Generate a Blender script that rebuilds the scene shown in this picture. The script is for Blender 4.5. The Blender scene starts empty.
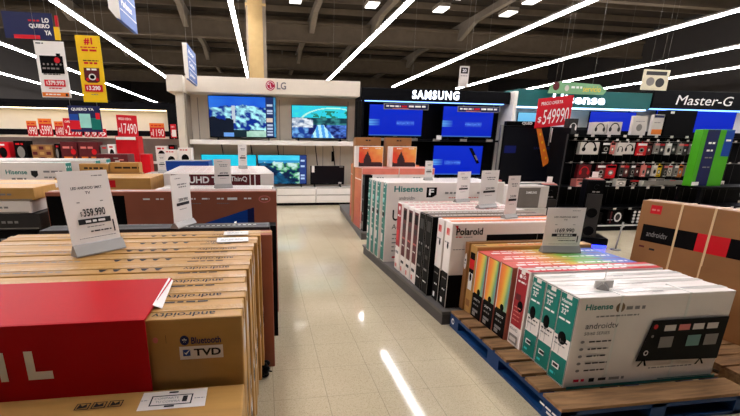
import bpy, bmesh, math, random
from mathutils import Vector, Matrix

random.seed(7)
SC = bpy.context.scene
COL = SC.collection

# ------------------------------------------------------------------ camera, world, exposure
cam_d = bpy.data.cameras.new('camera')
cam = bpy.data.objects.new('camera', cam_d)
COL.objects.link(cam)
PITCH, YAW, ROLL = .2717, .1493, .0122
fw = Vector((math.sin(YAW)*math.cos(PITCH), math.cos(YAW)*math.cos(PITCH), -math.sin(PITCH)))
rt0 = Vector((math.cos(YAW), -math.sin(YAW), 0))
up0 = rt0.cross(fw)
rt = rt0*math.cos(ROLL) + up0*math.sin(ROLL)
up = -rt0*math.sin(ROLL) + up0*math.cos(ROLL)
cam.matrix_world = Matrix(((rt.x, up.x, -fw.x, 0), (rt.y, up.y, -fw.y, 0), (rt.z, up.z, -fw.z, 1.49), (0, 0, 0, 1)))
cam_d.sensor_width = 36.0
cam_d.sensor_fit = 'HORIZONTAL'
cam_d.lens = 395.6*36/740
cam_d.shift_x = (370-323.4)/740
cam_d.shift_y = (253.8-208)/740
cam_d.clip_end = 200
SC.camera = cam

world = bpy.data.worlds.new('world'); SC.world = world
world.use_nodes = True
bg = world.node_tree.nodes['Background']
bg.inputs[0].default_value = (1.0, .93, .82, 1)
bg.inputs[1].default_value = .012
SC.view_settings.view_transform = 'Standard'
SC.view_settings.look = 'None'
SC.view_settings.gamma = 1.0
SC.view_settings.exposure = 0.0
STRIP_POWER = 60.0

# ------------------------------------------------------------------ materials
MATS = {}
def srgb(r, g, b):
    f = lambda c: (c/255/12.92) if c/255 <= .04045 else ((c/255+.055)/1.055)**2.4
    return (f(r), f(g), f(b))

def mat(name, rgb, rough=.5, metal=0.0, var=.08, scale=6.0, stretch=(1, 1, 1), bump=0.0, spec=.28, coat=0.0):
    if name in MATS: return MATS[name]
    m = bpy.data.materials.new(name); m.use_nodes = True
    nt = m.node_tree; bs = nt.nodes['Principled BSDF']
    c = srgb(*rgb)
    bs.inputs['Roughness'].default_value = rough
    bs.inputs['Metallic'].default_value = metal
    bs.inputs['Specular IOR Level'].default_value = spec
    bs.inputs['Coat Weight'].default_value = coat
    bs.inputs['Coat Roughness'].default_value = .08
    tc = nt.nodes.new('ShaderNodeTexCoord'); mp = nt.nodes.new('ShaderNodeMapping')
    mp.inputs['Scale'].default_value = stretch
    nz = nt.nodes.new('ShaderNodeTexNoise'); nz.inputs['Scale'].default_value = scale; nz.inputs['Detail'].default_value = 4
    nt.links.new(tc.outputs['Object'], mp.inputs['Vector']); nt.links.new(mp.outputs['Vector'], nz.inputs['Vector'])
    rp = nt.nodes.new('ShaderNodeValToRGB')
    rp.color_ramp.elements[0].position = .3; rp.color_ramp.elements[1].position = .7
    rp.color_ramp.elements[0].color = tuple(max(0, v*(1-var)) for v in c)+(1,)
    rp.color_ramp.elements[1].color = tuple(min(1, v*(1+var)) for v in c)+(1,)
    nt.links.new(nz.outputs['Fac'], rp.inputs['Fac']); nt.links.new(rp.outputs['Color'], bs.inputs['Base Color'])
    if bump:
        bp = nt.nodes.new('ShaderNodeBump'); bp.inputs['Strength'].default_value = bump; bp.inputs['Distance'].default_value = .01
        nt.links.new(nz.outputs['Fac'], bp.inputs['Height']); nt.links.new(bp.outputs['Normal'], bs.inputs['Normal'])
    MATS[name] = m
    return m

def emit(name, rgb, strength):
    if name in MATS: return MATS[name]
    m = bpy.data.materials.new(name); m.use_nodes = True
    nt = m.node_tree; bs = nt.nodes['Principled BSDF']
    c = srgb(*rgb)
    bs.inputs['Base Color'].default_value = c+(1,)
    bs.inputs['Emission Color'].default_value = c+(1,)
    bs.inputs['Emission Strength'].default_value = strength
    MATS[name] = m
    return m

def attr_mat(name, strength=0.0, rough=.45):
    m = bpy.data.materials.new(name); m.use_nodes = True
    nt = m.node_tree; bs = nt.nodes['Principled BSDF']
    at = nt.nodes.new('ShaderNodeVertexColor'); at.layer_name = 'Col'
    bs.inputs['Roughness'].default_value = rough
    if strength:
        bs.inputs['Base Color'].default_value = (.003, .003, .004, 1); bs.inputs['Specular IOR Level'].default_value = .2
        nt.links.new(at.outputs['Color'], bs.inputs['Emission Color'])
        bs.inputs['Emission Strength'].default_value = strength
    else:
        nt.links.new(at.outputs['Color'], bs.inputs['Base Color'])
    MATS[name] = m
    return m

KRAFT = mat('kraft_cardboard', (184, 138, 74), .48, var=.10, scale=5, stretch=(1, 6, 2), spec=.35)
KRAFT2 = mat('brown_cardboard', (146, 100, 58), .55, var=.10, scale=4, stretch=(1, 5, 1), spec=.3)
REDBROWN = mat('red_brown_cardboard', (156, 88, 66), .5, var=.10, scale=4, spec=.3)
WHITE = mat('white_cardboard', (232, 222, 214), .42, var=.04, scale=5)
OFFW = mat('off_white_cardboard', (205, 196, 188), .45, var=.06, scale=6)
PAPER = mat('white_paper', (236, 230, 224), .55, var=.02, scale=4)
TEAL = mat('teal_print', (8, 112, 100), .4, var=.06)
BLACKC = mat('black_print', (9, 8, 9), .45, var=.15, spec=.06)
DGREY = mat('dark_grey_print', (42, 39, 39), .45, var=.12)
MGREY = mat('mid_grey_print', (128, 122, 116), .5, var=.1)
DRED = mat('dark_red_print', (88, 20, 26), .42, var=.1)
RED = mat('red_print', (200, 14, 28), .35, var=.05)
SIGNRED = mat('sign_red', (205, 16, 34), .4, var=.04)
SLEEVE = mat('sleeve_red', (182, 4, 20), .5, var=.05, scale=3, spec=.12)
ORANGE = mat('orange_print', (226, 120, 40), .45, var=.06)
YELLOW = mat('yellow_print', (240, 196, 24), .45, var=.04)
NAVY = mat('navy_print', (20, 26, 74), .45, var=.08)
BLUEP = mat('blue_print', (22, 66, 150), .4, var=.08)
GREENP = mat('lime_print', (70, 160, 28), .4, var=.06)
PINK = mat('pink_print', (214, 120, 112), .45, var=.08)
TAPE = mat('packing_tape_film', (180, 137, 76), .3, var=.10, scale=14, stretch=(2, 1, 1), bump=.6, spec=.22)
WTAPE = mat('clear_tape_film', (228, 222, 214), .12, var=.05, scale=9, bump=.3, spec=.6)
STRAPW = mat('white_strapping', (225, 222, 214), .35, var=.03)
STRAPY = mat('cream_strapping', (222, 190, 142), .4, var=.03)
HOLE = mat('handle_plastic_black', (6, 6, 7), .55, var=.2, spec=.06)
WOOD = mat('pallet_wood', (146, 110, 74), .65, var=.35, scale=5, stretch=(1, 8, 8), bump=.15)
PBLUE = mat('pallet_blue_paint', (16, 58, 108), .5, var=.25, scale=5)
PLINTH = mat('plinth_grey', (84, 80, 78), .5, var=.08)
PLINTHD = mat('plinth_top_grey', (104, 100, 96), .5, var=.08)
METAL = mat('grey_metal', (150, 146, 140), .35, metal=.6, var=.05)
CARDBASE = mat('card_base_grey', (150, 146, 142), .4, metal=.3, var=.04)
BEIGE = mat('beige_laminate', (226, 214, 196), .45, var=.02)
WHITEL = mat('white_laminate', (238, 232, 224), .35, var=.02)
BEIGED = mat('groove_taupe', (150, 138, 124), .5, var=.04)
BLACKL = mat('black_laminate', (10, 10, 13), .45, var=.1, spec=.06)
BLACKP = mat('black_plastic', (8, 8, 9), .3, var=.1, spec=.06)
TEALH = mat('header_teal', (22, 96, 96), .4, var=.04)
TAN = mat('column_tan', (190, 160, 108), .55, var=.06)
ROOFM = mat('roof_deck_brown', (52, 44, 36), .8, var=.2, scale=1.2)
BEAM = mat('roof_beam_brown', (92, 80, 66), .7, var=.12, scale=2)
DUCT = mat('roof_duct_grey', (120, 110, 98), .6, var=.08)
WALLD = mat('dark_wall_paint', (48, 44, 42), .8, var=.08, scale=1)
LGRED = mat('logo_red', (176, 18, 60), .35, var=.03)
GREYL = mat('logo_grey', (120, 116, 118), .35, metal=.4, var=.03)
DOOR_G = mat('sign_green', (120, 168, 122), .5, var=.05)
STRIP = emit('strip_light_diffuser', (252, 248, 250), STRIP_POWER)
COOL = emit('cool_shelf_led', (170, 214, 255), 4.0)
COOL2 = emit('blue_shelf_led', (120, 170, 255), 3.0)
WARMLED = emit('warm_cove_led', (255, 232, 190), 6.0)
LETTER = emit('lit_white_letters', (232, 238, 255), 3.0)
BLUELED = emit('blue_led_ring', (30, 40, 255), 9.0)
SKYL = emit('skylight_panel_glow', (255, 252, 244), 3.0)
TEXTW = mat('white_ink', (240, 238, 234), .5, var=.01)
TEXTB = mat('black_ink', (22, 20, 22), .5, var=.01)
TEXTG = mat('grey_ink', (130, 126, 124), .5, var=.01)
TEXTT = mat('teal_ink', (12, 120, 110), .5, var=.01)
TEXTN = mat('navy_ink', (24, 36, 84), .5, var=.01)
PICT = attr_mat('printed_picture')
SCREEN = attr_mat('screen_picture', 1.0, .3)

# terrazzo floor
def floor_mat():
    m = bpy.data.materials.new('terrazzo_floor'); m.use_nodes = True
    nt = m.node_tree; bs = nt.nodes['Principled BSDF']; L = nt.links
    tc = nt.nodes.new('ShaderNodeTexCoord')
    mp = nt.nodes.new('ShaderNodeMapping'); L.new(tc.outputs['Object'], mp.inputs['Vector'])
    big = nt.nodes.new('ShaderNodeTexNoise'); big.inputs['Scale'].default_value = 1.3; big.inputs['Detail'].default_value = 5
    L.new(mp.outputs[0], big.inputs['Vector'])
    base = nt.nodes.new('ShaderNodeValToRGB')
    base.color_ramp.elements[0].position = .3; base.color_ramp.elements[1].position = .7
    base.color_ramp.elements[0].color = srgb(192, 176, 144)+(1,); base.color_ramp.elements[1].color = srgb(212, 197, 166)+(1,)
    L.new(big.outputs['Fac'], base.inputs['Fac'])
    vo = nt.nodes.new('ShaderNodeTexVoronoi'); vo.inputs['Scale'].default_value = 230
    L.new(mp.outputs[0], vo.inputs['Vector'])
    ck = nt.nodes.new('ShaderNodeValToRGB'); ck.color_ramp.interpolation = 'LINEAR'
    e = ck.color_ramp.elements
    e[0].position = 0.0; e[0].color = srgb(120, 100, 76)+(1,)
    e[1].position = .25; e[1].color = srgb(205, 190, 160)+(1,)
    e2 = ck.color_ramp.elements.new(.8); e2.color = srgb(226, 214, 188)+(1,)
    sep = nt.nodes.new('ShaderNodeSeparateColor'); L.new(vo.outputs['Color'], sep.inputs[0])
    L.new(sep.outputs[0], ck.inputs['Fac'])
    mx = nt.nodes.new('ShaderNodeMix'); mx.data_type = 'RGBA'; mx.inputs[0].default_value = .30
    L.new(base.outputs[0], mx.inputs[6]); L.new(ck.outputs[0], mx.inputs[7])
    # tile joints
    sx = nt.nodes.new('ShaderNodeSeparateXYZ'); L.new(tc.outputs['Object'], sx.inputs[0])
    def joint(out, off, width):
        a = nt.nodes.new('ShaderNodeMath'); a.operation = 'ADD'; L.new(out, a.inputs[0]); a.inputs[1].default_value = off
        d = nt.nodes.new('ShaderNodeMath'); d.operation = 'DIVIDE'; L.new(a.outputs[0], d.inputs[0]); d.inputs[1].default_value = .325
        p = nt.nodes.new('ShaderNodeMath'); p.operation = 'PINGPONG'; L.new(d.outputs[0], p.inputs[0]); p.inputs[1].default_value = .5
        s = nt.nodes.new('ShaderNodeMath'); s.operation = 'LESS_THAN'; L.new(p.outputs[0], s.inputs[0]); s.inputs[1].default_value = width
        return s
    j1 = joint(sx.outputs[0], -.347+32.5, .0065); j2 = joint(sx.outputs[1], -2.07+32.5, .0045)
    mxx = nt.nodes.new('ShaderNodeMath'); mxx.operation = 'MAXIMUM'; L.new(j1.outputs[0], mxx.inputs[0]); L.new(j2.outputs[0], mxx.inputs[1])
    sc = nt.nodes.new('ShaderNodeMath'); sc.operation = 'MULTIPLY'; L.new(mxx.outputs[0], sc.inputs[0]); sc.inputs[1].default_value = .38
    jm = nt.nodes.new('ShaderNodeMix'); jm.data_type = 'RGBA'; L.new(sc.outputs[0], jm.inputs[0])
    L.new(mx.outputs[2], jm.inputs[6]); jm.inputs[7].default_value = srgb(96, 82, 62)+(1,)
    L.new(jm.outputs[2], bs.inputs['Base Color'])
    rr = nt.nodes.new('ShaderNodeValToRGB'); rr.color_ramp.elements[0].color = (.045,)*3+(1,); rr.color_ramp.elements[1].color = (.10,)*3+(1,)
    L.new(big.outputs['Fac'], rr.inputs['Fac']); L.new(rr.outputs[0], bs.inputs['Roughness'])
    bs.inputs['Specular IOR Level'].default_value = .3
    return m
FLOORM = floor_mat()

# ------------------------------------------------------------------ mesh helpers
_glyphs = {}
def glyphs(s, bold=0.0, spacing=1.0):
    k = (s, bold, spacing)
    if k in _glyphs: return _glyphs[k]
    cu = bpy.data.curves.new('tmp_text', 'FONT'); cu.body = s; cu.size = 1; cu.offset = bold; cu.resolution_u = 3; cu.space_character = spacing
    ob = bpy.data.objects.new('tmp_text', cu)
    me = bpy.data.meshes.new_from_object(ob)
    vs = [(v.co.x, v.co.y) for v in me.vertices]; fs = [tuple(p.vertices) for p in me.polygons]
    bpy.data.objects.remove(ob); bpy.data.curves.remove(cu); bpy.data.meshes.remove(me)
    xs = [v[0] for v in vs]; ys = [v[1] for v in vs]
    _glyphs[k] = (vs, fs, min(xs), max(xs), min(ys), max(ys))
    return _glyphs[k]

class MB:
    def __init__(self):
        self.bm = bmesh.new(); self.mats = []
        self.cl = self.bm.loops.layers.float_color.new('Col')
    def mi(self, m):
        if m not in self.mats: self.mats.append(m)
        return self.mats.index(m)
    def face(self, pts, m, col=None, smooth=False):
        vs = [self.bm.verts.new(p) for p in pts]
        f = self.bm.faces.new(vs); f.material_index = self.mi(m); f.smooth = smooth
        if col:
            for l in f.loops: l[self.cl] = (*col, 1)
        return f
    def box(self, x0, x1, y0, y1, z0, z1, m, bev=0.0):
        r = bmesh.ops.create_cube(self.bm, size=1.0)
        vs = r['verts']
        for v in vs:
            v.co = Vector(((x0+x1)/2+v.co.x*(x1-x0), (y0+y1)/2+v.co.y*(y1-y0), (z0+z1)/2+v.co.z*(z1-z0)))
        fs = {f for v in vs for f in v.link_faces}
        k = self.mi(m)
        for f in fs: f.material_index = k
        if bev:
            es = list({e for v in vs for e in v.link_edges})
            rb = bmesh.ops.bevel(self.bm, geom=es, offset=bev, segments=2, affect='EDGES', profile=.6)
            for f in rb['faces']: f.material_index = k
        return self
    def prism(self, pts, axis, a, b, m):
        """polygon pts (2-D) extruded along axis from a to b; axis x: pts=(y,z); y: (x,z); z: (x,y)"""
        def P(p, t):
            return (t, p[0], p[1]) if axis == 'x' else (p[0], t, p[1]) if axis == 'y' else (p[0], p[1], t)
        A = [self.bm.verts.new(P(p, a)) for p in pts]; B = [self.bm.verts.new(P(p, b)) for p in pts]
        k = self.mi(m); n = len(pts); fs = []
        fs.append(self.bm.faces.new(A)); fs.append(self.bm.faces.new(B[::-1]))
        for i in range(n): fs.append(self.bm.faces.new((A[i], B[i], B[(i+1) % n], A[(i+1) % n])))
        for f in fs: f.material_index = k
        bmesh.ops.recalc_face_normals(self.bm, faces=fs)
        return self
    def tube(self, p0, p1, r, m, seg=10, r1=None):
        p0 = Vector(p0); p1 = Vector(p1); d = (p1-p0).normalized(); r1 = r if r1 is None else r1
        a = d.orthogonal().normalized(); b = d.cross(a)
        A = [self.bm.verts.new(p0+(a*math.cos(t)+b*math.sin(t))*r) for t in [2*math.pi*i/seg for i in range(seg)]]
        B = [self.bm.verts.new(p1+(a*math.cos(t)+b*math.sin(t))*r1) for t in [2*math.pi*i/seg for i in range(seg)]]
        k = self.mi(m); fs = []
        for i in range(seg):
            f = self.bm.faces.new((A[i], A[(i+1) % seg], B[(i+1) % seg], B[i])); f.smooth = True; fs.append(f)
        fs.append(self.bm.faces.new(A[::-1])); fs.append(self.bm.faces.new(B))
        for f in fs: f.material_index = k
        return self
    def ball(self, c, r, m, sx=1, sy=1, sz=1, seg=12):
        rr = bmesh.ops.create_uvsphere(self.bm, u_segments=seg, v_segments=max(6, seg*2//3), radius=r)
        k = self.mi(m)
        for v in rr['verts']: v.co = Vector((c[0]+v.co.x*sx, c[1]+v.co.y*sy, c[2]+v.co.z*sz))
        for f in {f for v in rr['verts'] for f in v.link_faces}: f.material_index = k; f.smooth = True
        return self
    def build(self, name, parent=None, loc=(0, 0, 0), rz=0.0):
        me = bpy.data.meshes.new(name)
        self.bm.to_mesh(me); self.bm.free()
        for m in self.mats: me.materials.append(m)
        o = bpy.data.objects.new(name, me); COL.objects.link(o)
        o.location = loc; o.rotation_euler = (0, 0, rz)
        if parent: o.parent = parent
        return o

class Canvas:
    """flat printing laid on a face: O origin, U right, V up"""
    def __init__(self, mb, O, U, V):
        self.mb = mb; self.O = Vector(O); self.U = Vector(U).normalized(); self.V = Vector(V).normalized()
        self.N = self.U.cross(self.V); self.k = 0
    def at(self, u, v): return self.O+self.U*u+self.V*v+self.N*(self.k*.0005)
    def rect(self, u0, v0, u1, v1, m):
        self.k += 1
        self.mb.face([self.at(u0, v0), self.at(u1, v0), self.at(u1, v1), self.at(u0, v1)], m); return self
    def poly(self, pts, m):
        self.k += 1
        self.mb.face([self.at(*p) for p in pts], m); return self
    def ell(self, u, v, a, b, m, n=18):
        return self.poly([(u+a*math.cos(2*math.pi*i/n), v+b*math.sin(2*math.pi*i/n)) for i in range(n)], m)
    def frame(self, u0, v0, u1, v1, t, m):
        self.rect(u0, v0, u1, v0+t, m); self.k -= 1; self.rect(u0, v1-t, u1, v1, m); self.k -= 1
        self.rect(u0, v0, u0+t, v1, m); self.k -= 1; self.rect(u1-t, v0, u1, v1, m); return self
    def text(self, s, u0, v0, w, h, m, bold=0.0, slant=0.0, spacing=1.0):
        self.k += 1
        vs, fs, x0, x1, y0, y1 = glyphs(s, bold, spacing)
        sx = w/(x1-x0); sy = h/(y1-y0)
        bv = [self.mb.bm.verts.new(self.at(u0+(x-x0)*sx+slant*(y-y0)*sy, v0+(y-y0)*sy)) for x, y in vs]
        k = self.mb.mi(m)
        for f in fs:
            try: self.mb.bm.faces.new([bv[i] for i in f]).material_index = k
            except ValueError: pass
        return self
    def bars(self, u0, v, w, h, m, seed=1, n=None):
        """a line of print too small to read"""
        r = random.Random(seed); u = u0; self.k += 1
        while u < u0+w:
            l = h*r.uniform(1.2, 4.5); e = min(u+l, u0+w)
            self.mb.face([self.at(u, v), self.at(e, v), self.at(e, v+h), self.at(u, v+h)], m); u = e+h*.7
        return self
    def pic(self, u0, v0, u1, v1, nx, ny, fn, m):
        self.k += 1
        for i in range(nx):
            for j in range(ny):
                a = u0+(u1-u0)*i/nx; b = u0+(u1-u0)*(i+1)/nx; c = v0+(v1-v0)*j/ny; d = v0+(v1-v0)*(j+1)/ny
                self.mb.face([self.at(a, c), self.at(b, c), self.at(b, d), self.at(a, d)], m, col=fn((i+.5)/nx, (j+.5)/ny))
        return self

def tag(o, label=None, cat=None, group=None, kind=None):
    if label: o['label'] = label
    if cat: o['category'] = cat
    if group: o['group'] = group
    if kind: o['kind'] = kind
    return o
def thing(name, label, cat, loc=(0, 0, 0), rz=0.0, group=None):
    o = bpy.data.objects.new(name, None); COL.objects.link(o)
    o.empty_display_size = .1
    o.location = loc; o.rotation_euler = (0, 0, rz)
    return tag(o, label, cat, group)
def clone(root, loc, label, rz=None, group=None):
    """a copy of a thing, its parts and their sub-parts"""
    r = root.copy(); COL.objects.link(r); r.location = loc; r['label'] = label
    if rz is not None: r.rotation_euler = (0, 0, rz)
    if group: r['group'] = group
    for ch in list(root.children):
        c = ch.copy(); COL.objects.link(c); c.parent = r
        for g in list(ch.children):
            d = g.copy(); COL.objects.link(d); d.parent = c
    return r
def structure(name, mb, label=None):
    o = mb.build(name); o['kind'] = 'structure'
    return o
ORD = ['first', 'second', 'third', 'fourth', 'fifth', 'sixth', 'seventh', 'eighth', 'ninth', 'tenth', 'eleventh', 'twelfth',
       'thirteenth', 'fourteenth', 'fifteenth', 'sixteenth', 'seventeenth', 'eighteenth', 'nineteenth', 'twentieth']

# small value noise for the pictures
def _h(i, j, s): return random.Random((i*73856093) ^ (j*19349663) ^ (s*83492791)).random()
def vnoise(x, y, s=0):
    i, j = math.floor(x), math.floor(y); a, b = x-i, y-j
    a = a*a*(3-2*a); b = b*b*(3-2*b)
    return (_h(i, j, s)*(1-a)+_h(i+1, j, s)*a)*(1-b)+(_h(i, j+1, s)*(1-a)+_h(i+1, j+1, s)*a)*b
def fbm(x, y, s=0): return .55*vnoise(x, y, s)+.3*vnoise(2*x, 2*y, s+1)+.15*vnoise(4*x, 4*y, s+2)
def mixc(a, b, t):
    t = max(0, min(1, t)); return tuple(x*(1-t)+y*t for x, y in zip(a, b))

# ------------------------------------------------------------------ setting
mb = MB(); mb.box(-16, 26, -8, 56, -.1, 0, FLOORM); structure('floor', mb)
mb = MB()
mb.box(-16, 26, -8, 56, 9.2, 9.4, ROOFM)
structure('ceiling', mb)
mb = MB(); mb.box(-16, 26, 55.8, 56.1, 0, 9.2, WALLD); structure('wall_back', mb)
mb = MB(); mb.box(-16.2, -16, -8, 56, 0, 9.2, WALLD); structure('wall_left', mb)
mb = MB(); mb.box(26, 26.2, -8, 56, 0, 9.2, WALLD); structure('wall_right', mb)
n = 0
def roof_beam(mbx):
    global n
    n += 1
    o = mbx.build('trim_%d' % n); o['kind'] = 'structure'
for y in range(-6, 55, 2):                                  # purlins across the roof
    mb = MB(); mb.box(-16, 26, y-.05, y+.05, 8.85, 9.15, BEAM); roof_beam(mb)
for y in (17.0, 26.5, 36.0, 46.0):                                      # deep girders across the hall
    mb = MB(); mb.box(-16, 26, y-.15, y+.15, 8.35, 8.5, BEAM); mb.box(-16, 26, y-.03, y+.03, 7.5, 8.4, BEAM)
    mb.box(-16, 26, y-.15, y+.15, 7.4, 7.52, BEAM); roof_beam(mb)
for x in (-10.3, -4.2, 3.1, 6.9, 12.6):                      # rafters running with the aisle, haunched at the girder
    mb = MB(); mb.prism([(-6, 8.85), (55, 8.85), (55, 8.5), (38, 8.5), (36.2, 7.9), (35.8, 7.9), (34, 8.5), (28.5, 8.5), (26.7, 7.9), (26.3, 7.9), (24.5, 8.5), (19, 8.5), (17.2, 7.9), (16.8, 7.9), (15, 8.5), (-6, 8.5)], 'x', x-.14, x+.14, DUCT)
    roof_beam(mb)
# tan column behind the display wall
mb = MB(); mb.box(-.31, .08, 12, 12.4, 0, 9.2, TAN); mb.box(.085, .17, 12.05, 12.3, 0, 9.2, BEIGED); mb.box(-.36, -.315, 12.05, 12.3, 0, 9.2, BEIGED)
for z in (1, 3, 5, 7): mb.box(-.37, .175, 11.99, 12.41, z, z+.05, TAN)
o = mb.build('column'); o['kind'] = 'structure'
# skylight panels
k = 0
for x in (-5.8, -2.0, 1.8, 5.7, 9.4, 13.2):
    for y in (20.2, 22.2, 36.6):
        k += 1
        mb = MB(); mb.box(x-.28, x+.28, y-.42, y+.42, 8.28, 8.36, SKYL); mb.box(x-.32, x+.32, y-.46, y+.46, 8.33, 8.5, DUCT); mb.box(x-.05, x+.05, y-.05, y+.05, 8.5, 9.19, DUCT)
        o = mb.build('high_bay_lamp'); tag(o, 'square high bay roof lamp, %s across and %s back among the roof beams' % (ORD[(k-1)//3], ORD[(k-1) % 3]), 'ceiling lamp', 'high bay lamps in the roof')

# LED strip lights, running with the aisle
SX = [-13.15, -9.05, -4.95, -.68, 3.53, 7.64, 11.62, 15.72, 19.7]
SL = ['third ceiling strip light out beyond the left hand banners', 'ceiling strip light passing behind the hanging yellow banner', 'ceiling strip light passing above the hanging yellow banner',
      'ceiling strip light ending by the tan column', 'ceiling strip light ending above the white display wall corner', 'ceiling strip light ending above the lit white letters of the dark wall',
      'ceiling strip light ending over the gap between dark wall and teal header', 'second ceiling strip light over the teal header', 'farthest right ceiling strip light over the teal and black headers']
for x, lb in zip(SX, SL):
    Y1 = 36.0 if x < -6 else 15.2                             # the strips of the left department run on to the far end
    t = thing('strip_light', 'long white '+lb, 'strip light', (x, 9, 4.78), 0, 'LED strip lights under the roof')
    mb = MB(); mb.box(-.05, .05, -9, Y1, -.045, 0, STRIP); mb.build('diffuser', t)
    mb = MB(); mb.box(-.045, .045, -9, Y1, .002, .06, METAL); mb.build('housing', t)
    for y in (-8, 0, 6, 12):
        mb = MB(); mb.tube((0, y, .06), (0, y, 4.4), .004, METAL, 6); mb.build('suspension_wire', t)

# ------------------------------------------------------------------ TVs
def make_screen(mb, w, h, fn, nx=64, ny=36, z0=0.0, y=-.0):
    c = Canvas(mb, (-w/2, y, z0), (1, 0, 0), (0, 0, 1)); c.pic(0, 0, w, h, nx, ny, fn, SCREEN); return c
def television(label, x, y, z, w, h, fn, rz=0.0, group=None, legs=True, nx=64, ny=36, name='television', logo=True, extra=None):
    t = thing(name, label, 'television', (x, y, z), rz, group)
    lift = .055 if legs else .0
    mb = MB(); mb.box(-w/2, w/2, 0, .035, lift, lift+h, BLACKP, .006); mb.box(-w/2*.6, w/2*.6, .03, .075, lift+.05*h, lift+.6*h, BLACKP, .01)
    mb.build('casing', t)
    b = .012
    mb = MB(); make_screen(mb, w-2*b, h-2*b-.012, fn, nx, ny, lift+b+.012, -.0015)
    s = mb.build('screen', t)
    if logo:
        mb = MB(); Canvas(mb, (-w*.04, -.0015, lift+.008), (1, 0, 0), (0, 0, 1)).rect(0, 0, w*.08, .008, TEXTG); mb.build('logo', t)
    if legs:
        for sx in (-1, 1):
            mb = MB(); mb.prism([(-.11, 0), (.14, 0), (.14, .012), (.03, .06), (0, .06), (-.11, .012)], 'x', sx*w*.38-.012, sx*w*.38+.012, BLACKP); mb.build('foot', t)
    if extra: extra(t, lift)
    return t

def img_mountain(u, v):
    if u > .845:
        if u > .97: return mixc((.02, .06, .2), (.1, .5, .8), fbm(u*30, v*9, 3))
        bars = any(abs(v-q) < .022 for q in (.80, .66, .60, .30, .22, .14, .06)) and .865 < u < .955
        if bars: return (.5, .6, .8)
        if .38 < v < .48 and .86 < u < .955: return (.75, .6, .5)
        return (.015, .03, .12)
    ridge = .80-.35*abs(u-.5)*.6+.12*(fbm(u*9, 2, 5)-.5)
    if v > ridge: return mixc((.0, .05, .62), (.03, .2, .8), fbm(u*3, v*3, 7))
    n_ = fbm(u*14, v*12+u*6, 9)
    if u < .36 and v < .50-.2*u+.12*(n_-.5):
        if v < .1 and .2 < u: return (.15, .35, .8)
        return (.004, .008, .02)
    if abs(u-.36) < .018+.02*n_ and v > .35: return (.55, .62, .7)
    if v < .12+.06*n_ and u > .55: return mixc((.2, .5, .35), (.7, .9, .8), n_)
    if v < .18: return (.005, .02, .03)
    return mixc((.0, .025, .28), (.45, .95, 1.0), (n_-.40)*4.2*(.55+.6*u))
def img_road(u, v):
    n_ = fbm(u*12, v*12, 21)
    if v > .62:
        d = math.hypot((u-.75)/.62, (v-.45)/.5)
        if abs(d-.98) < .035: return (.5, .95, .8)
        if n_ > .56 and v < .85 and u > .35: return (.02, .22, .14)
        return mixc((.02, .55, .85), (.05, .8, .75), n_)
    if u < .38 and .33 < v < .68-.3*u: return mixc((.12, .2, .35), (.85, .9, .95), (n_-.3)*3)
    if u < .3 and v <= .33: return mixc((.01, .05, .3), (.2, .5, .9), (n_-.4)*3)
    if v > .42: return mixc((.005, .04, .06), (.05, .3, .3), (n_-.35)*2.5)
    cx = .52+.1*(.42-v)
    if abs(u-cx) < .05+.4*(.42-v): return mixc((.02, .3, .85), (.5, .9, 1.0), 1.0 if int((u-cx)*18+40) % 2 else .12)
    return mixc((.005, .01, .12), (.1, .25, .8), (n_-.4)*2.5)
def img_cyan(u, v):
    if v > .55: return mixc((.0, .5, .75), (.02, .65, .85), fbm(u*4, v*4, 31))
    return mixc((.0, .2, .3), (.02, .4, .5), fbm(u*8, v*8, 32))
def img_coast(u, v):
    if u > .86:
        bars = any(abs(v-q) < .03 for q in (.82, .62, .3, .18)) and .88 < u < .97
        return (.45, .6, .85) if bars else (.02, .05, .22)
    n_ = fbm(u*9, v*9, 41)
    if v > .82: return mixc((.03, .6, .9), (.1, .75, .95), n_)
    if v > .74+.1*(n_-.5): return mixc((.01, .2, .5), (.05, .4, .7), n_)
    if (u-.35)*1.1+(v-.4) > .1 and n_ > .42: return mixc((.02, .3, .08), (.6, .85, .8), (n_-.44)*5)
    return mixc((.0, .01, .05), (.01, .2, .4), (n_-.3)*1.8)
def img_blue(cx):
    def f(u, v):
        c = (.0, .015, .52)
        if v < .05: return (.05, .15, .5)
        d = abs(v-.42)
        if d < .09 and abs(u-cx) < .17: c = mixc(c, (.12, .32, .9), fbm(u*40, v*24, 51)*(1-d/.09)*1.1)
        if abs(v-.43) < .11 and u < .2: c = mixc(c, (.15, .5, .85), (.5 if int(v*40) % 2 else .9)*(1-u/.22))
        return mixc(c, (.01, .05, .7), .3*v)
    return f
def img_flatblue(u, v): return mixc((.0, .012, .35), (.0, .02, .55), .5+.5*v)
def img_dark(u, v): return (.001, .001, .002)
def img_lightblue(u, v):
    if v > .75 and .6 < u < .8: return (.01, .1, .3)
    return mixc((.08, .4, .75), (.2, .6, .9), v)

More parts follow.
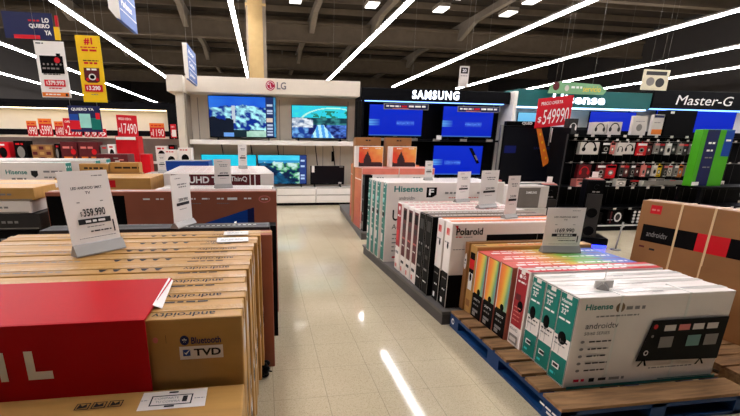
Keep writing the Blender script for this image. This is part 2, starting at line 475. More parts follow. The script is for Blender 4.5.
# ------------------------------------------------------------------ white display wall with two shelves of televisions
t = thing('display_unit', 'white and beige television display wall with round red logo on its header', 'display wall', (0, 10, 0))
mb = MB(); mb.box(-1.75, 2.3, .28, .36, 0, 2.95, BEIGE)
for x in (-.55, .5, 1.05, 1.5, 1.95): mb.box(x-.006, x+.006, .272, .285, .5, 1.42, BEIGED)
for x in (-1.5, .42, 2.12): mb.box(x-.008, x+.008, .272, .285, 1.55, 2.5, BEIGED)
mb.build('back_panel', t)
mb = MB(); mb.box(-1.66, 2.28, -.3, .36, 2.56, 2.89, BEIGE, .01); mb.build('header', t)
mb = MB(); mb.box(-2.0, -1.655, -.55, .36, 2.53, 2.86, BEIGE, .012); mb.build('corner_block', t)
mb = MB(); mb.box(-1.86, -1.70, -.42, .3, 0, 2.53, BEIGE, .008); mb.box(-1.695, -1.66, -.3, .3, 0, 2.53, BEIGED); mb.build('side_pillar', t)
mb = MB(); mb.box(-1.65, 2.22, -.28, .28, 1.44, 1.545, WHITEL, .008); mb.build('shelf', t)
for i in range(9):
    mb = MB(); mb.box(-1.5+i*.41, -1.4+i*.41, -.284, -.279, 1.47, 1.515, PAPER); mb.build('price_tag', t)
for i in range(4):
    x0 = -1.65+i*.97
    mb = MB(); mb.box(x0+.005, x0+.965, -.26, .28, .07, .44, WHITEL, .006)
    d = mb.build('drawer_unit', t)
    for j, z in enumerate((.10, .275)):
        mb = MB(); mb.box(x0+.02, x0+.95, -.275, -.26, z, z+.15, WHITEL, .004); mb.box(x0+.02, x0+.95, -.268, -.259, z+.152, z+.168, BEIGED); mb.build('drawer_front', d)
mb = MB(); mb.box(-1.65, 2.2, -.2, .28, 0, .07, BLACKL); mb.build('toe_kick', t)
mb = MB(); c = Canvas(mb, (0, -.312, 0), (1, 0, 0), (0, 0, 1))
mb.tube((.2, -.325, 2.735), (.2, -.30, 2.735), .105, LGRED, 28)
c2 = Canvas(mb, (0, -.328, 0), (1, 0, 0), (0, 0, 1))
for i in range(14):                                          # the round face mark: open ring, nose stroke, eye
    a0 = math.radians(20+i*24); a1 = math.radians(20+(i+1)*24)
    if i < 13: c2.poly([(.2+.085*math.cos(a0), 2.735+.085*math.sin(a0)), (.2+.085*math.cos(a1), 2.735+.085*math.sin(a1)), (.2+.075*math.cos(a1), 2.735+.075*math.sin(a1)), (.2+.075*math.cos(a0), 2.735+.075*math.sin(a0))], TEXTW); c2.k -= 1
c2.rect(.195, 2.70, .205, 2.775, TEXTW); c2.rect(.195, 2.695, .23, 2.705, TEXTW); c2.ell(.165, 2.765, .012, .012, TEXTW)
c.text('LG', .345, 2.66, .21, .155, GREYL, .02)
mb.build('logo', t)
mb = MB()
for x in (-1.0, -.3, .35, 1.3, 1.75): mb.tube((x, .26, 1.44), (x+.06, .24, .95), .012, BLACKP, 6)
mb.box(1.72, 1.78, .22, .27, 1.05, 1.3, BLACKP)
mb.build('hanging_cable', t)

television('large television showing blue snowy mountains on the upper white shelf', -.45, 10.0, 1.545, 1.56, .93, img_mountain, nx=104, ny=58)
television('television showing a turquoise sky and road on the upper white shelf', 1.37, 10.0, 1.545, 1.36, .77, img_road, nx=84, ny=46)
television('television with cyan screen behind the white price cards on the lower white ledge', -.82, 10.0, .44, 1.3, .72, img_cyan)
def white_sticker(t, l):
    mb = MB(); Canvas(mb, (-.40, -.003, l+.3), (1, 0, 0), (0, 0, 1)).rect(0, 0, .07, .16, PAPER); Canvas(mb, (.3, -.003, l+.42), (1, 0, 0), (0, 0, 1)).rect(0, 0, .1, .05, MGREY).rect(-.02, -.4, .06, -.36, PAPER); mb.build('energy_sticker', t)
television('television showing a green and blue coast on the lower white ledge', .46, 10.0, .44, 1.2, .72, img_coast, nx=84, ny=46)
television('small switched off black television with white sticker on the lower white ledge', 1.58, 9.98, .44, .86, .46, img_dark, extra=white_sticker, nx=2, ny=2)

# ------------------------------------------------------------------ dark display wall with lit letters
t = thing('display_unit', 'black television display wall with lit white letters and blue light line', 'display wall', (0, 10, 0))
mb = MB(); mb.box(2.34, 6.16, .28, .36, 0, 2.76, BLACKL); mb.build('back_panel', t)
mb = MB(); mb.box(2.34, 6.16, -.2, .3, 2.50, 2.78, BLACKL, .01); mb.build('header', t)
mb = MB(); mb.box(2.36, 6.02, -.19, -.12, 2.482, 2.498, COOL2); mb.build('light_strip', t)
mb = MB(); mb.box(2.36, 2.42, -.2, .28, 0, 2.5, BLACKL); mb.build('side_pillar', t)
mb = MB(); Canvas(mb, (0, -.215, 0), (1, 0, 0), (0, 0, 1)).text('SAMSUNG', 3.59, 2.555, 1.20, .20, LETTER, .035, spacing=1.22); mb.build('lettering', t)
for z, zz in ((1.575, 1.62), (.62, .67)):
    mb = MB(); mb.box(2.42, 6.02, -.25, .28, z, zz, BLACKL, .005); s = mb.build('shelf', t)
    for x in (2.9, 3.7, 4.28, 5.0, 5.7):
        mb = MB(); mb.box(x-.09, x+.09, -.256, -.251, z+.005, zz+.02, MGREY); mb.build('price_tag', s)
mb = MB(); mb.box(2.42, 6.02, -.2, .28, 0, .2, BLACKL); mb.build('toe_kick', t)
mb = MB(); mb.prism([(-.30, .5), (-.25, .5), (-.25, 2.0), (-.30, 2.0)], 'x', 5.95, 6.05, METAL); mb.build('upright_post', t)
mb = MB(); mb.box(4.27, 4.4, -.27, -.262, 1.62, 1.72, PAPER); mb.build('shelf_card', t)
TVG = 'televisions on the black display wall'
television('blue screened television on the upper black shelf beside the white wall', 3.27, 9.95, 1.62, 1.38, .76, img_blue(.68), group=TVG, nx=60, ny=30)
television('blue screened television on the upper black shelf beside the metal post', 5.17, 9.95, 1.62, 1.38, .76, img_blue(.62), group=TVG, nx=60, ny=30)
def dark_ribbon(t, l):
    mb = MB(); c = Canvas(mb, (0, -.004, l), (1, 0, 0), (0, 0, 1)); c.poly([(.28, .70), (.38, .70), (.62, .32), (.54, .30)], BLACKC); c.poly([(.44, .52), (.5, .52), (.57, .4), (.53, .39)], MGREY); mb.build('hanging_ribbon', t)
television('blue screened television with a dark ribbon on the lower black shelf', 4.98, 9.93, .67, 1.36, .76, img_blue(.4), group=TVG, extra=dark_ribbon, nx=60, ny=30)
for x, z, lb in ((3.43, 2.30, 'framed strip sign over the blue television beside the white wall'), (5.3, 2.28, 'framed strip sign over the blue television beside the metal post')):
    s = thing('strip_sign', lb, 'sign', (x, 9.70, z), 0, 'strip signs on the black wall')
    mb = MB(); mb.box(-.56, .56, 0, .012, 0, .135, METAL); mb.build('frame', s)
    mb = MB(); c = Canvas(mb, (-.54, -.001, 0), (1, 0, 0), (0, 0, 1)); c.rect(0, .012, 1.08, .123, NAVY); c.bars(.04, .055, .35, .035, TEXTW, 3); c.rect(.42, .05, .56, .09, RED); c.bars(.6, .055, .42, .04, TEXTW, 5); c.rect(.2, .012, .6, .028, PINK); mb.build('print', s)
    mb = MB(); mb.tube((-.4, .006, .135), (-.4, .1, .21), .004, METAL, 6); mb.tube((.4, .006, .135), (.4, .1, .21), .004, METAL, 6); mb.build('hook', s)

# ------------------------------------------------------------------ teal header wall and black header wall
t = thing('display_unit', 'white television display wall under a teal header with white letters', 'display wall', (0, 10, 0))
mb = MB(); mb.box(6.30, 10.05, .28, .36, 0, 2.5, WHITEL); mb.build('back_panel', t)
mb = MB(); mb.box(6.2, 6.30, -.3, .3, 0, 2.8, WHITEL, .005); mb.build('end_panel', t)
mb = MB(); mb.box(6.305, 10.15, -.25, .36, 2.46, 2.86, TEALH, .01); mb.build('header', t)
mb = MB(); mb.box(6.32, 10.1, -.2, -.1, 2.43, 2.458, COOL); mb.build('light_strip', t)
mb = MB(); Canvas(mb, (0, -.262, 0), (1, 0, 0), (0, 0, 1)).text('Hisense', 7.28, 2.54, 1.50, .23, LETTER, .03, spacing=1.05); mb.build('lettering', t)
mb = MB(); mb.box(6.31, 10.05, -.2, .28, 1.68, 1.73, WHITEL); mb.build('shelf', t)
mb = MB(); mb.box(6.31, 10.05, -.15, .28, 0, .12, BLACKL); mb.build('toe_kick', t)
television('light blue television under the teal header beside the white end panel', 7.0, 9.95, 1.73, .95, .55, img_lightblue, nx=20, ny=12)
television('plain blue television under the teal header behind the accessory rack', 9.3, 9.95, 1.73, 1.4, .62, img_flatblue, nx=12, ny=8)
t = thing('display_unit', 'display wall under a black header with slanted grey letters', 'display wall', (0, 10, 0))
mb = MB(); mb.box(10.2, 16, .28, .36, 0, 2.6, WHITEL); mb.build('back_panel', t)
mb = MB(); mb.box(10.2, 16, -.25, .36, 2.50, 2.95, BLACKL, .01); mb.build('header', t)
mb = MB(); mb.box(10.25, 16, -.2, -.1, 2.47, 2.498, COOL2); mb.build('light_strip', t)
mb = MB(); Canvas(mb, (0, -.262, 0), (1, 0, 0), (0, 0, 1)).text('Master-G', 10.9, 2.60, 1.75, .24, TEXTW, .0, .18); mb.build('lettering', t)
mb = MB(); mb.box(10.2, 16, -.2, .28, 1.58, 1.63, WHITEL); mb.build('shelf', t)
mb = MB(); mb.box(10.2, 16, -.15, .28, 0, .12, BLACKL); mb.build('toe_kick', t)
television('large plain blue television under the black header', 11.9, 9.95, 1.63, 2.6, .8, img_flatblue, nx=12, ny=8)

# ------------------------------------------------------------------ television cartons
HOLES = True
def carton(name, label, x0, y0, z0, w, d, h, body, group=None, front=None, left=None, right=None, top=None, rz=0.0, tape=None, holes=(), straps=(), cat='box', strapm=None, flaps=True, bottom=None):
    """carton with its left-front-bottom corner at (x0, y0, z0)"""
    R = Matrix.Rotation(rz, 3, 'Z'); cc = R @ Vector((w/2, d/2, 0))
    t = thing(name, label, cat, (x0+cc.x, y0+cc.y, z0), rz, group)
    mb = MB(); mb.box(-w/2, w/2, -d/2, d/2, 0, h, body, .006)
    if flaps:                                              # the long seam where the two top flaps meet
        mb.box(-w/2+.008, w/2-.008, -.0025, .0025, h-.004, h+.0008, DGREY)
    mb.build('carton', t)
    if front:
        mb = MB(); front(Canvas(mb, (-w/2, -d/2-.0008, 0), (1, 0, 0), (0, 0, 1)), w, h); mb.build('front_print', t)
    if left:
        mb = MB(); left(Canvas(mb, (-w/2-.0008, d/2, 0), (0, -1, 0), (0, 0, 1)), d, h); mb.build('spine_print', t)
    if right:
        mb = MB(); right(Canvas(mb, (w/2+.0008, -d/2, 0), (0, 1, 0), (0, 0, 1)), d, h); mb.build('spine_print', t)
    if top:
        mb = MB(); top(Canvas(mb, (-w/2, -d/2, h+.001), (1, 0, 0), (0, 1, 0)), w, d); mb.build('top_print', t)
    if tape:
        mb = MB(); mb.box(-w/2-.001, w/2+.001, -.02, .02, h+.0009, h+.0022, tape)
        for s in (-1, 1): mb.box(min(s*(w/2+.0005), s*(w/2+.0018)), max(s*(w/2+.0005), s*(w/2+.0018)), -.02, .02, h-.035, h+.0015, tape)
        mb.build('packing_tape', t)
    for (side, u, v, a, b) in holes:
        mb = MB()
        if side == 'L': mb.ball((-w/2, d/2-u, v), 1, HOLE, .004, a, b)
        else: mb.ball((w/2, -d/2+u, v), 1, HOLE, .004, a, b)
        mb.build('handle_hole', t)
    for u in straps:
        mb = MB(); e = .0022; sw = .007; m_ = strapm or STRAPW
        x = -w/2+u
        mb.box(x-sw, x+sw, -d/2-e-.001, -d/2-.001, 0.002, h+e, m_); mb.box(x-sw, x+sw, -d/2-e, d/2+e, h+.0014, h+.0014+e, m_); mb.box(x-sw, x+sw, d/2+.001, d/2+e+.001, 0.002, h+e, m_)
        mb.build('strap', t)
    return t

# --- kraft stack left of the aisle
def kraft_top(c, w, d):
    c2 = Canvas(c.mb, c.O+c.U*w+c.V*d, -c.U, -c.V)          # read from the far side
    c2.text('androidtv', .085, d*.70, .19, d*.22, TEXTB, .01)
    for i in range(5): c2.poly([(.36+i*.055, d*.70), (.395+i*.055, d*.70), (.38+i*.055, d*.9), (.37+i*.055, d*.92)], TEXTB); c2.k -= 1
    c2.bars(.75, d*.75, .35, .012, TEXTG, 4); c2.bars(.12, d*.1, .16, .012, TEXTB, 9)
def kraft_right(c, d, h):
    c.rect(d*.2, h*.82, d*.8, h*.93, OFFW)
    c.bars(d*.18, h*.55, d*.6, .02, TEXTB, 8); c.bars(d*.22, h*.50, d*.5, .02, TEXTB, 9)
    c.rect(d*.3, h*.28, d*.75, h*.44, TEXTW); c.bars(d*.33, h*.31, d*.4, .05, TEXTB, 3)
    c.poly([(d*.25, h*.62), (d*.7, h*.62), (d*.48, h*.72)], TEXTB)
def kraft_front(c, w, h):
    e = w
    c.ell(e-.178, .777, .014, .017, TEXTN)
    c.text('*', e-.185, .768, .014, .016, TEXTW, .03)
    c.text('Bluetooth', e-.158, .764, .09, .023, TEXTN, .02)
    c.rect(e-.195, .712, e-.063, .757, WHITE)
    c.rect(e-.185, .724, e-.163, .746, BLUEP); c.poly([(e-.182, .737), (e-.176, .728), (e-.158, .752), (e-.176, .735)], TEXTW)
    c.text('TVD', e-.152, .723, .082, .025, TEXTB, .03)
    c.rect(e-.232, .772, e-.231, .8, DGREY)
    c.ell(e-.262, .785, .008, .01, PINK)
KG = 'kraft television boxes in the stack beside the red sleeve'
KW, KD, KH = 1.36, .153, .85
kl = ['kraft television box at the front of the stack, half under the red sleeve'] + ['kraft television box, %s back from the red sleeved front of the stack' % ORD[i] for i in range(1, 8)]
kraft = []
for i in range(8):
    y0 = 1.16+i*.158; dx = (0, .004, -.004, .006, .012, .016, .034, .05)[i]
    if i == 0:
        kraft.append(carton('television_box', kl[0], -.08-KW, y0, .12, KW, KD, KH, KRAFT, KG, front=kraft_front, right=kraft_right, top=kraft_top, tape=TAPE, holes=[('R', .076, .3, .022, .045)]))
    elif i == 1:
        kraft.append(carton('television_box', kl[1], -.08-KW+dx, y0, .12, KW, KD, KH, KRAFT, KG, right=kraft_right, top=kraft_top, tape=TAPE, holes=[('R', .076, .3, .022, .045)]))
    else:
        b = kraft[1]; kraft.append(clone(b, (b.location.x+dx-.004, y0+KD/2, .12+(.003 if i % 2 else 0)), kl[i]))
for (x0, y0, x1, y1, r, lb) in ((-.262, 2.10, -.095, 2.20, .06, 'white paper sheet lying on the kraft boxes, nearer the price card'), (-.24, 2.27, -.10, 2.36, .03, 'white paper sheet on the rearmost kraft box')):
    mb = MB(); mb.box(-(x1-x0)/2, (x1-x0)/2, -(y1-y0)/2, (y1-y0)/2, 0, .002, PAPER); c = Canvas(mb, (-(x1-x0)/2, -(y1-y0)/2, .0025), (1, 0, 0), (0, 1, 0)); c.bars(.02, .03, .12, .008, TEXTG, 6); c.bars(.02, .05, .1, .008, TEXTG, 7)
    tag(mb.build('paper_sheet', None, ((x0+x1)/2, (y0+y1)/2, .978), r), lb, 'paper')
def pallet(label, x0, y0, w, d, z1, deck, frame, group=None, name='pallet', mark=False, rz=0.0):
    t = thing(name, label, 'pallet', (x0+w/2, y0+d/2, 0), rz, group)
    n_ = 8; pw = d/n_; gp = .015 if mark else .008
    for i in range(n_):
        mb = MB(); mb.box(-w/2, w/2, -d/2+i*pw+(gp if i else 0), -d/2+(i+1)*pw-(gp if i < n_-1 else 0), z1-.02, z1, deck, .003); mb.build('deck_board', t)
    for s in (-1, 0, 1):
        x = s*(w/2-.05)
        mb = MB(); mb.box(x-.048, x+.048, -d/2, d/2, z1-.045, z1-.021, frame); mb.box(x-.048, x+.048, -d/2, d/2, 0, .022, frame)
        for yy in (-d/2+.07, 0, d/2-.07): mb.box(x-.048, x+.048, yy-.07, yy+.07, .02, z1-.04, frame)
        st = mb.build('stringer', t)
        if mark and s == -1:
            mb = MB(); c = Canvas(mb, (x-.0495, d/2, 0), (0, -1, 0), (0, 0, 1)); c.ell(.05, .065, .024, .026, TEXTW); c.ell(.056, .065, .013, .014, frame); c.bars(d-.16, .07, .14, .012, TEXTW, 5); c.bars(d-.1, .045, .06, .014, TEXTW, 6); mb.build('stencil_mark', t)
    mb = MB(); mb.box(-w/2, w/2, -d/2, -d/2+.02, z1-.045, z1-.021, frame); mb.box(-w/2, w/2, -d/2, -d/2+.09, 0, .02, frame); mb.build('end_rail', t)
    return t
pallet('bare wooden pallet under the kraft television boxes', -1.46, 1.18, 1.37, 1.24, .12, WOOD, WOOD)

# red sleeve draped over the front kraft boxes
t = thing('display_sleeve', 'big glossy red cardboard sleeve with white letter over the front kraft boxes', 'sleeve', (-.36, 1.15, .97))
mb = MB(); mb.box(-1.4, 0, -.012, .36, .008, .015, SLEEVE, .003); mb.build('top_sheet', t)
mb = MB(); mb.box(-1.4, 0, -.018, -.010, -.62, .015, SLEEVE, .003); mb.build('front_sheet', t)
mb = MB(); mb.face([(-.004, .09, .0165), (.024, .09, .004), (.004, .352, .008), (-.010, .352, .02)], PAPER); mb.face([(-.004, .09, .0145), (-.010, .352, .018), (.004, .352, .006), (.024, .09, .002)], PAPER); mb.build('white_edge', t)
mb = MB(); c = Canvas(mb, (-1.4, -.0188, -.97), (1, 0, 0), (0, 0, 1)); c.poly([(1.062, .812), (1.13, .812), (1.13, .838), (1.085, .838), (1.085, .905), (1.062, .905)], TEXTW)
c.rect(.55, .812, .575, .905, TEXTW); c.rect(.99, .812, 1.01, .905, TEXTW); mb.build('lettering', t)

# low kraft box in front with a big label
def low_top(c, w, d):
    e = w
    c.poly([(e-.300, .235), (e-.302, .322), (e-.113, .326), (e-.11, .235)], WHITE)
    c.frame(e-.272, .252, e-.152, .300, .004, TEXTB)
    c.text('COMPARTE', e-.262, .280, .07, .010, TEXTG); c.text('TU COMPRA', e-.256, .263, .07, .010, TEXTG)
    c.text('1', e-.18, .262, .014, .028, TEXTB, .04)
    c.rect(e-.225, .307, e-.198, .315, TEXTB); c.rect(e-.226, .239, e-.198, .247, TEXTB)
    c.bars(e-.298, .275, .02, .003, TEXTG, 3); c.bars(e-.145, .27, .03, .003, TEXTG, 3)
    for i in range(3):
        u = e-.475+i*.045; c.frame(u, .255, u+.038, .285, .003, TEXTB); c.poly([(u+.006, .26), (u+.032, .264), (u+.028, .28), (u+.018, .27), (u+.008, .282)], TEXTB)
carton('television_box', 'kraft box with white printed label lying before the red sleeve', -1.35, .80, 0, 1.27, .335, .745, KRAFT, top=low_top, tape=None, flaps=False)
# crumpled black wrap at the foot of the stack
mb = MB(); r = random.Random(4)
for i in range(9): mb.ball((r.uniform(-.02, .02), r.uniform(-.03, .03), .03+r.uniform(0, .075)), .022, HOLE, r.uniform(.7, 1.3), r.uniform(.7, 1.3), r.uniform(.7, 1.2), 8)
for i in range(4): mb.tube((0, 0, .05), (r.uniform(.02, .05), r.uniform(-.05, .05), r.uniform(.02, .1)), .005, HOLE, 6)
mb.ball((0, 0, .02), .035, HOLE, 1, 1, .57, 10)
tag(mb.build('plastic_wrap', None, (-.035, 2.335, 0)), 'crumpled black plastic wrap at the foot of the kraft stack', 'plastic wrap')

# boxes standing behind the kraft stack
def slate_top(c, w, d):
    for i in range(16): c.bars(w-.62+i*.034, d*.25, .02, .012, TEXTW, i)
    c.bars(.1, d*.6, .6, .01, TEXTG, 5); c.rect(w-.24, d*.55, w-.225, d*.98, TEXTW)
def slate_right(c, d, h):
    c.rect(0.01, 0.01, d-.01, h-.01, OFFW); c.bars(.03, h*.9, d-.06, .03, TEXTB, 3); c.rect(.02, h*.3, d-.02, h*.6, DGREY); c.bars(.03, h*.7, d-.06, .02, PINK, 4)
carton('television_box', 'red brown television box standing just behind the kraft stack', -1.3, 2.448, 0, 1.34, .15, .935, REDBROWN, right=lambda c, d, h: (c.rect(.03, h*.72, d-.03, h*.8, DRED), c.rect(.02, h*.02, d-.02, h*.04, DRED)), tape=TAPE)
carton('television_box', 'slate grey television box with white edge print behind the red brown box', -1.38, 2.61, 0, 1.41, .165, .952, DGREY, top=slate_top, right=slate_right)
carton('television_box', 'low black television box before the wide brown box with blue picture', -1.3, 2.90, 0, 1.38, .14, .90, BLACKC, right=lambda c, d, h: c.bars(.03, h*.8, d-.06, .03, TEXTG, 3))
def brown_front(c, w, h):
    c.rect(.006, .006, .58, h-.03, BLACKC)
    c.text('SAMSUNG', .13, .93, .36, .055, TEXTG, .01)
    c.poly([(1.06, .795), (1.60, .965), (1.60, .25), (1.06, .25)], BLUEP); c.poly([(1.545, .95), (1.60, .965), (1.60, .25), (1.545, .25)], NAVY)
    for i, u in enumerate((.72, .82, .95, 1.07, 1.18, 1.30, 1.52)):
        c.bars(u, 1.035, .06, .012, TEXTW, i+2)
    c.rect(1.385, 1.03, 1.465, 1.05, TEXTW); c.ell(1.69, 1.035, .05, .03, PINK); c.ell(1.69, 1.035, .042, .023, REDBROWN); c.bars(1.665, 1.03, .05, .01, TEXTW, 3)
    for i, u in enumerate((.95, 1.07, 1.3)): c.bars(u, 1.0, .1, .006, TEXTG, i+2)
carton('television_box', 'wide red brown television box with black panel and blue screen picture', -1.69, 3.37, 0, 1.79, .17, 1.10, REDBROWN, front=brown_front, tape=WTAPE, right=lambda c, d, h: (c.rect(.02, .05, d-.02, .09, DRED), c.rect(.03, h*.45, d-.03, h*.7, DRED)))
def lilac_top(c, w, d):
    c.bars(.05, d*.3, w*.4, .014, TEXTG, 3); c.bars(w*.5, d*.35, w*.4, .02, mat('lilac_print', (150, 140, 190), .45), 6); c.bars(.1, d*.65, w*.7, .01, TEXTG, 8)
for i, lb in enumerate(('pale topped television box right behind the wide red brown box', 'pale topped television box, second behind the wide red brown box')):
    carton('television_box', lb, -.93+.02*i, 3.56+i*.19, 0, 1.0, .17, 1.095, OFFW, 'pale topped boxes behind the wide brown box', top=lilac_top)
# dark white pile to the left of it
# white boxes with dark red picture panel
def lg_front(c, w, h):
    c.rect(.07, .72, w-.13, h-.012, DRED)
    c.text('LG UHD TV', .10, h-.095, .46, .065, TEXTW, .03); c.text('ThinQ', w-.42, h-.085, .16, .055, TEXTW, .01)
    c.rect(w-.235, .72, w-.225, h-.012, TEXTW); c.rect(w-.19, .72, w-.178, h-.012, TEXTW)
    c.rect(.06, .1, w-.3, .68, DGREY); c.bars(w-.12, h-.2, .08, .03, TEXTG, 3)
def lg_top(c, w, d):
    c.bars(.1, d*.25, w*.75, .02, PINK, 3); c.bars(.06, d*.6, w*.8, .02, TEXTG, 7)
lg = carton('television_box', 'white television box with dark red panel, front of its row', -.95, 4.02, 0, 1.045, .155, 1.20, WHITE, 'white boxes with dark red panels', front=lg_front, top=lg_top, right=lambda c, d, h: c.rect(.03, h*.2, d-.03, h*.8, DRED), tape=WTAPE)
for i in range(1, 8): clone(lg, (lg.location.x-.012*i, lg.location.y+i*.165, 0), 'white television box with dark red panel, %s back in its row' % ORD[i])

# pile of flat boxes beside the wide brown one
zz = 0.0
for i, (m_, lb, dx, h_) in enumerate(((KRAFT2, 'flat kraft television box at the bottom of the left pile', 0, .2), (OFFW, 'flat white box second from the bottom of the left pile', .02, .16), (KRAFT2, 'flat brown box third from the bottom of the left pile', -.02, .16), (OFFW, 'flat white box fourth from the bottom of the left pile', .03, .14),
        (BLACKC, 'flat black box with pale edges in the left pile', 0, .15), (DGREY, 'flat dark grey box in the upper left pile', .04, .13), (WHITE, 'flat white box under the topmost kraft one in the left pile', -.01, .1), (KRAFT, 'flat kraft box on top of the left pile', .03, .1))):
    t = carton('flat_television_box', lb, -2.95+dx, 3.36, zz, 1.16, .72, h_-.004, m_, 'pile of flat boxes beside the wide brown box', front=(lambda c, w, h: (c.bars(.1, h*.4, .9, h*.15, TEXTG, 4), c.rect(.02, h*.05, w-.02, h*.12, MGREY))), tape=WTAPE)
    zz += h_
# kraft boxes stacked behind
KP = 'kraft boxes piled before the blue carton'
carton('television_box', 'large kraft box at the bottom of the middle pile behind the big price card', -2.02, 4.18, 0, .90, .62, .58, KRAFT2, KP, tape=TAPE)
carton('television_box', 'large kraft box with red corner sticker behind the big price card', -2.0, 4.2, .584, .88, .6, .555, KRAFT, KP, tape=TAPE, front=lambda c, w, h: (c.rect(.47, h-.09, .55, h-.02, RED), c.bars(.5, h*.6, .3, .03, TEXTB, 4)))
carton('television_box', 'tall kraft box standing behind the kraft pile, under the small kraft pair', -2.05, 4.83, 0, .66, .16, 1.145, KRAFT2, KP, tape=TAPE)
carton('small_box', 'small kraft box on the rear kraft pile nearer the teal carton', -2.03, 4.84, 1.147, .30, .14, .095, KRAFT, KP, tape=TAPE, front=lambda c, w, h: c.bars(.05, h*.4, .2, .02, TEXTB, 4))
carton('small_box', 'small kraft box on the rear kraft pile nearer the blue carton', -1.71, 4.84, 1.147, .31, .14, .11, KRAFT, KP, tape=TAPE, front=lambda c, w, h: c.bars(.05, h*.4, .26, .02, TEXTB, 6))
def blue_front(c, w, h): c.rect(.004, .02, w-.004, h-.02, BLUEP); c.bars(.05, h*.86, w*.6, .03, TEXTW, 3); c.rect(.06, .2, w-.06, h*.72, NAVY)
for i, (x, y, hh, lb) in enumerate(((-1.375, 4.84, 1.13, 'dark topped blue television carton next to the kraft pile'), (-1.27, 5.46, 1.25, 'taller blue television carton behind the dark topped one'))):
    carton('television_box', lb, x, y, 0, .56 if i else .31, .42, hh, BLUEP if i else DGREY, 'blue cartons', front=blue_front, top=(lambda c, w, d: (c.rect(.01, .01, w-.01, d-.01, MGREY), c.bars(.04, .1, w*.6, .02, TEXTW, 3))), right=lambda c, d, h: c.rect(.004, .02, d-.004, h-.02, BLUEP))
# white and teal cartons far left
def tealw_front(c, w, h):
    c.text('Hisense', w-.63, h-.13, .22, .05, TEXTT, .02); c.bars(w-.58, h-.19, .15, .02, TEXTG, 3); c.poly([(w-.37, h-.09), (w-.30, h-.09), (w-.30, h-.14), (w-.335, h-.17), (w-.37, h-.14)], TEXTB)
    c.bars(w-.24, h-.11, .2, .02, TEXTG, 5); c.bars(w-.24, h-.17, .18, .014, TEXTG, 9); c.rect(w-.62, .3, w-.3, h-.27, BLACKC); c.bars(w-.5, h-.38, .1, .02, TEXTW, 2)
def dots_right(c, d, h):
    c.rect(.004, .02, d-.004, h-.005, TEAL)
    for i in range(3):
        for j in range(9): c.rect(.015+i*.045, h-.06-j*.06, .03+i*.045, h-.04-j*.06, TEXTW); c.k -= 1
def dots_top(c, w, d):
    c.rect(w-.3, .005, w-.004, d-.005, TEAL)
    for i in range(5):
        for j in range(3): c.rect(w-.28+i*.055, .02+j*.045, w-.25+i*.055, .04+j*.045, TEXTW); c.k -= 1
carton('television_box', 'white television carton with teal word before the dark red shelf boxes', -3.6, 5.0, 0, 1.36, .15, 1.245, WHITE, 'white cartons with teal ends', front=tealw_front, right=dots_right, top=dots_top)
carton('television_box', 'white carton with teal dotted end, standing behind the white one', -3.36, 5.17, 0, 1.38, .15, 1.265, WHITE, 'white cartons with teal ends', right=dots_right, top=dots_top)
carton('television_box', 'white carton with teal dotted end, rearmost of three near the red stand', -3.3, 5.34, 0, 1.38, .15, 1.275, WHITE, 'white cartons with teal ends', right=dots_right, top=dots_top)

# ------------------------------------------------------------------ price cards
def price_card(label, x, y, z, rz, w, h, price, lean=.0, big=True, seed=1, base=(.03, .035), group='white price cards on the boxes'):
    t = thing('price_card', label, 'price card', (x, y, z), rz, group)
    mb = MB(); b = w+.006
    mb.prism([(-base[0], 0), (base[0], 0), (base[0], .006), (.006, base[1]), (-.006, base[1]), (-base[0], .006)], 'x', -b/2, b/2, CARDBASE); mb.build('base', t)
    mb = MB(); mb.box(-w/2, w/2, -.0015, .0015, base[1]*.5, h, PAPER); cd = mb.build('card', t)
    mb = MB(); c = Canvas(mb, (-w/2, -.0022, 0), (1, 0, 0), (0, 0, 1))
    if big:
        c.text('LED ANDROID SMRT', w*.2, h*.78, w*.62, h*.032, TEXTB, .015); c.text('TV', w*.46, h*.72, w*.1, h*.032, TEXTB, .015)
        c.bars(w*.65, h*.93, w*.22, h*.012, TEXTG, seed); c.bars(w*.25, h*.62, w*.06, h*.012, TEXTG, 2); c.bars(w*.72, h*.62, w*.06, h*.012, TEXTG, 2)
        c.text('$', w*.27, h*.455, w*.04, h*.06, TEXTB); c.text(price, w*.33, h*.45, w*.45, h*.095, TEXTB, .02)
        c.rect(w*.2, h*.36, w*.86, h*.425, TEXTB); c.bars(w*.34, h*.378, w*.4, h*.028, TEXTW, 7)
        c.bars(w*.35, h*.32, w*.35, h*.01, TEXTG, 5); c.bars(w*.4, h*.26, w*.45, h*.016, TEXTB, 8); c.rect(w*.88, h*.23, w*.91, h*.38, TEXTB); c.bars(w*.15, h*.19, w*.75, h*.008, TEXTG, 4)
    else:
        c.bars(w*.2, h*.92, w*.3, h*.015, TEXTG, seed); c.bars(w*.3, h*.80, w*.5, h*.025, TEXTG, seed+1); c.bars(w*.36, h*.75, w*.4, h*.022, TEXTG, seed+2)
        c.text(price, w*.3, h*.49, w*.5, h*.06, TEXTB, .015); c.rect(w*.18, h*.41, w*.86, h*.465, TEXTB); c.bars(w*.3, h*.33, w*.4, h*.012, TEXTG, seed)
    mb.build('print', cd)
    cd.rotation_euler = (-lean, 0, 0)
    return t
price_card('big white price card reading 359.990 on the kraft boxes', -.792, 1.976, .975, math.radians(47), .225, .385, '359.990', lean=math.radians(9), base=(.03, .05))
price_card('narrow white price card on the slate box, seen nearly from its edge', -.535, 2.69, .954, math.radians(68), .21, .335, '289.990', big=False)
price_card('white price card before the white boxes with dark red panels', -.36, 3.66, 1.097, math.radians(22), .15, .25, '499.990', big=False, seed=3)
price_card('small white price card on the white boxes with dark red panels', -.235, 4.72, 1.204, math.radians(5), .095, .27, '459.990', big=False, seed=5)
price_card('small white price card on the blue carton', -1.20, 5.05, 1.132, math.radians(10), .09, .22, '699.990', big=False, seed=5)
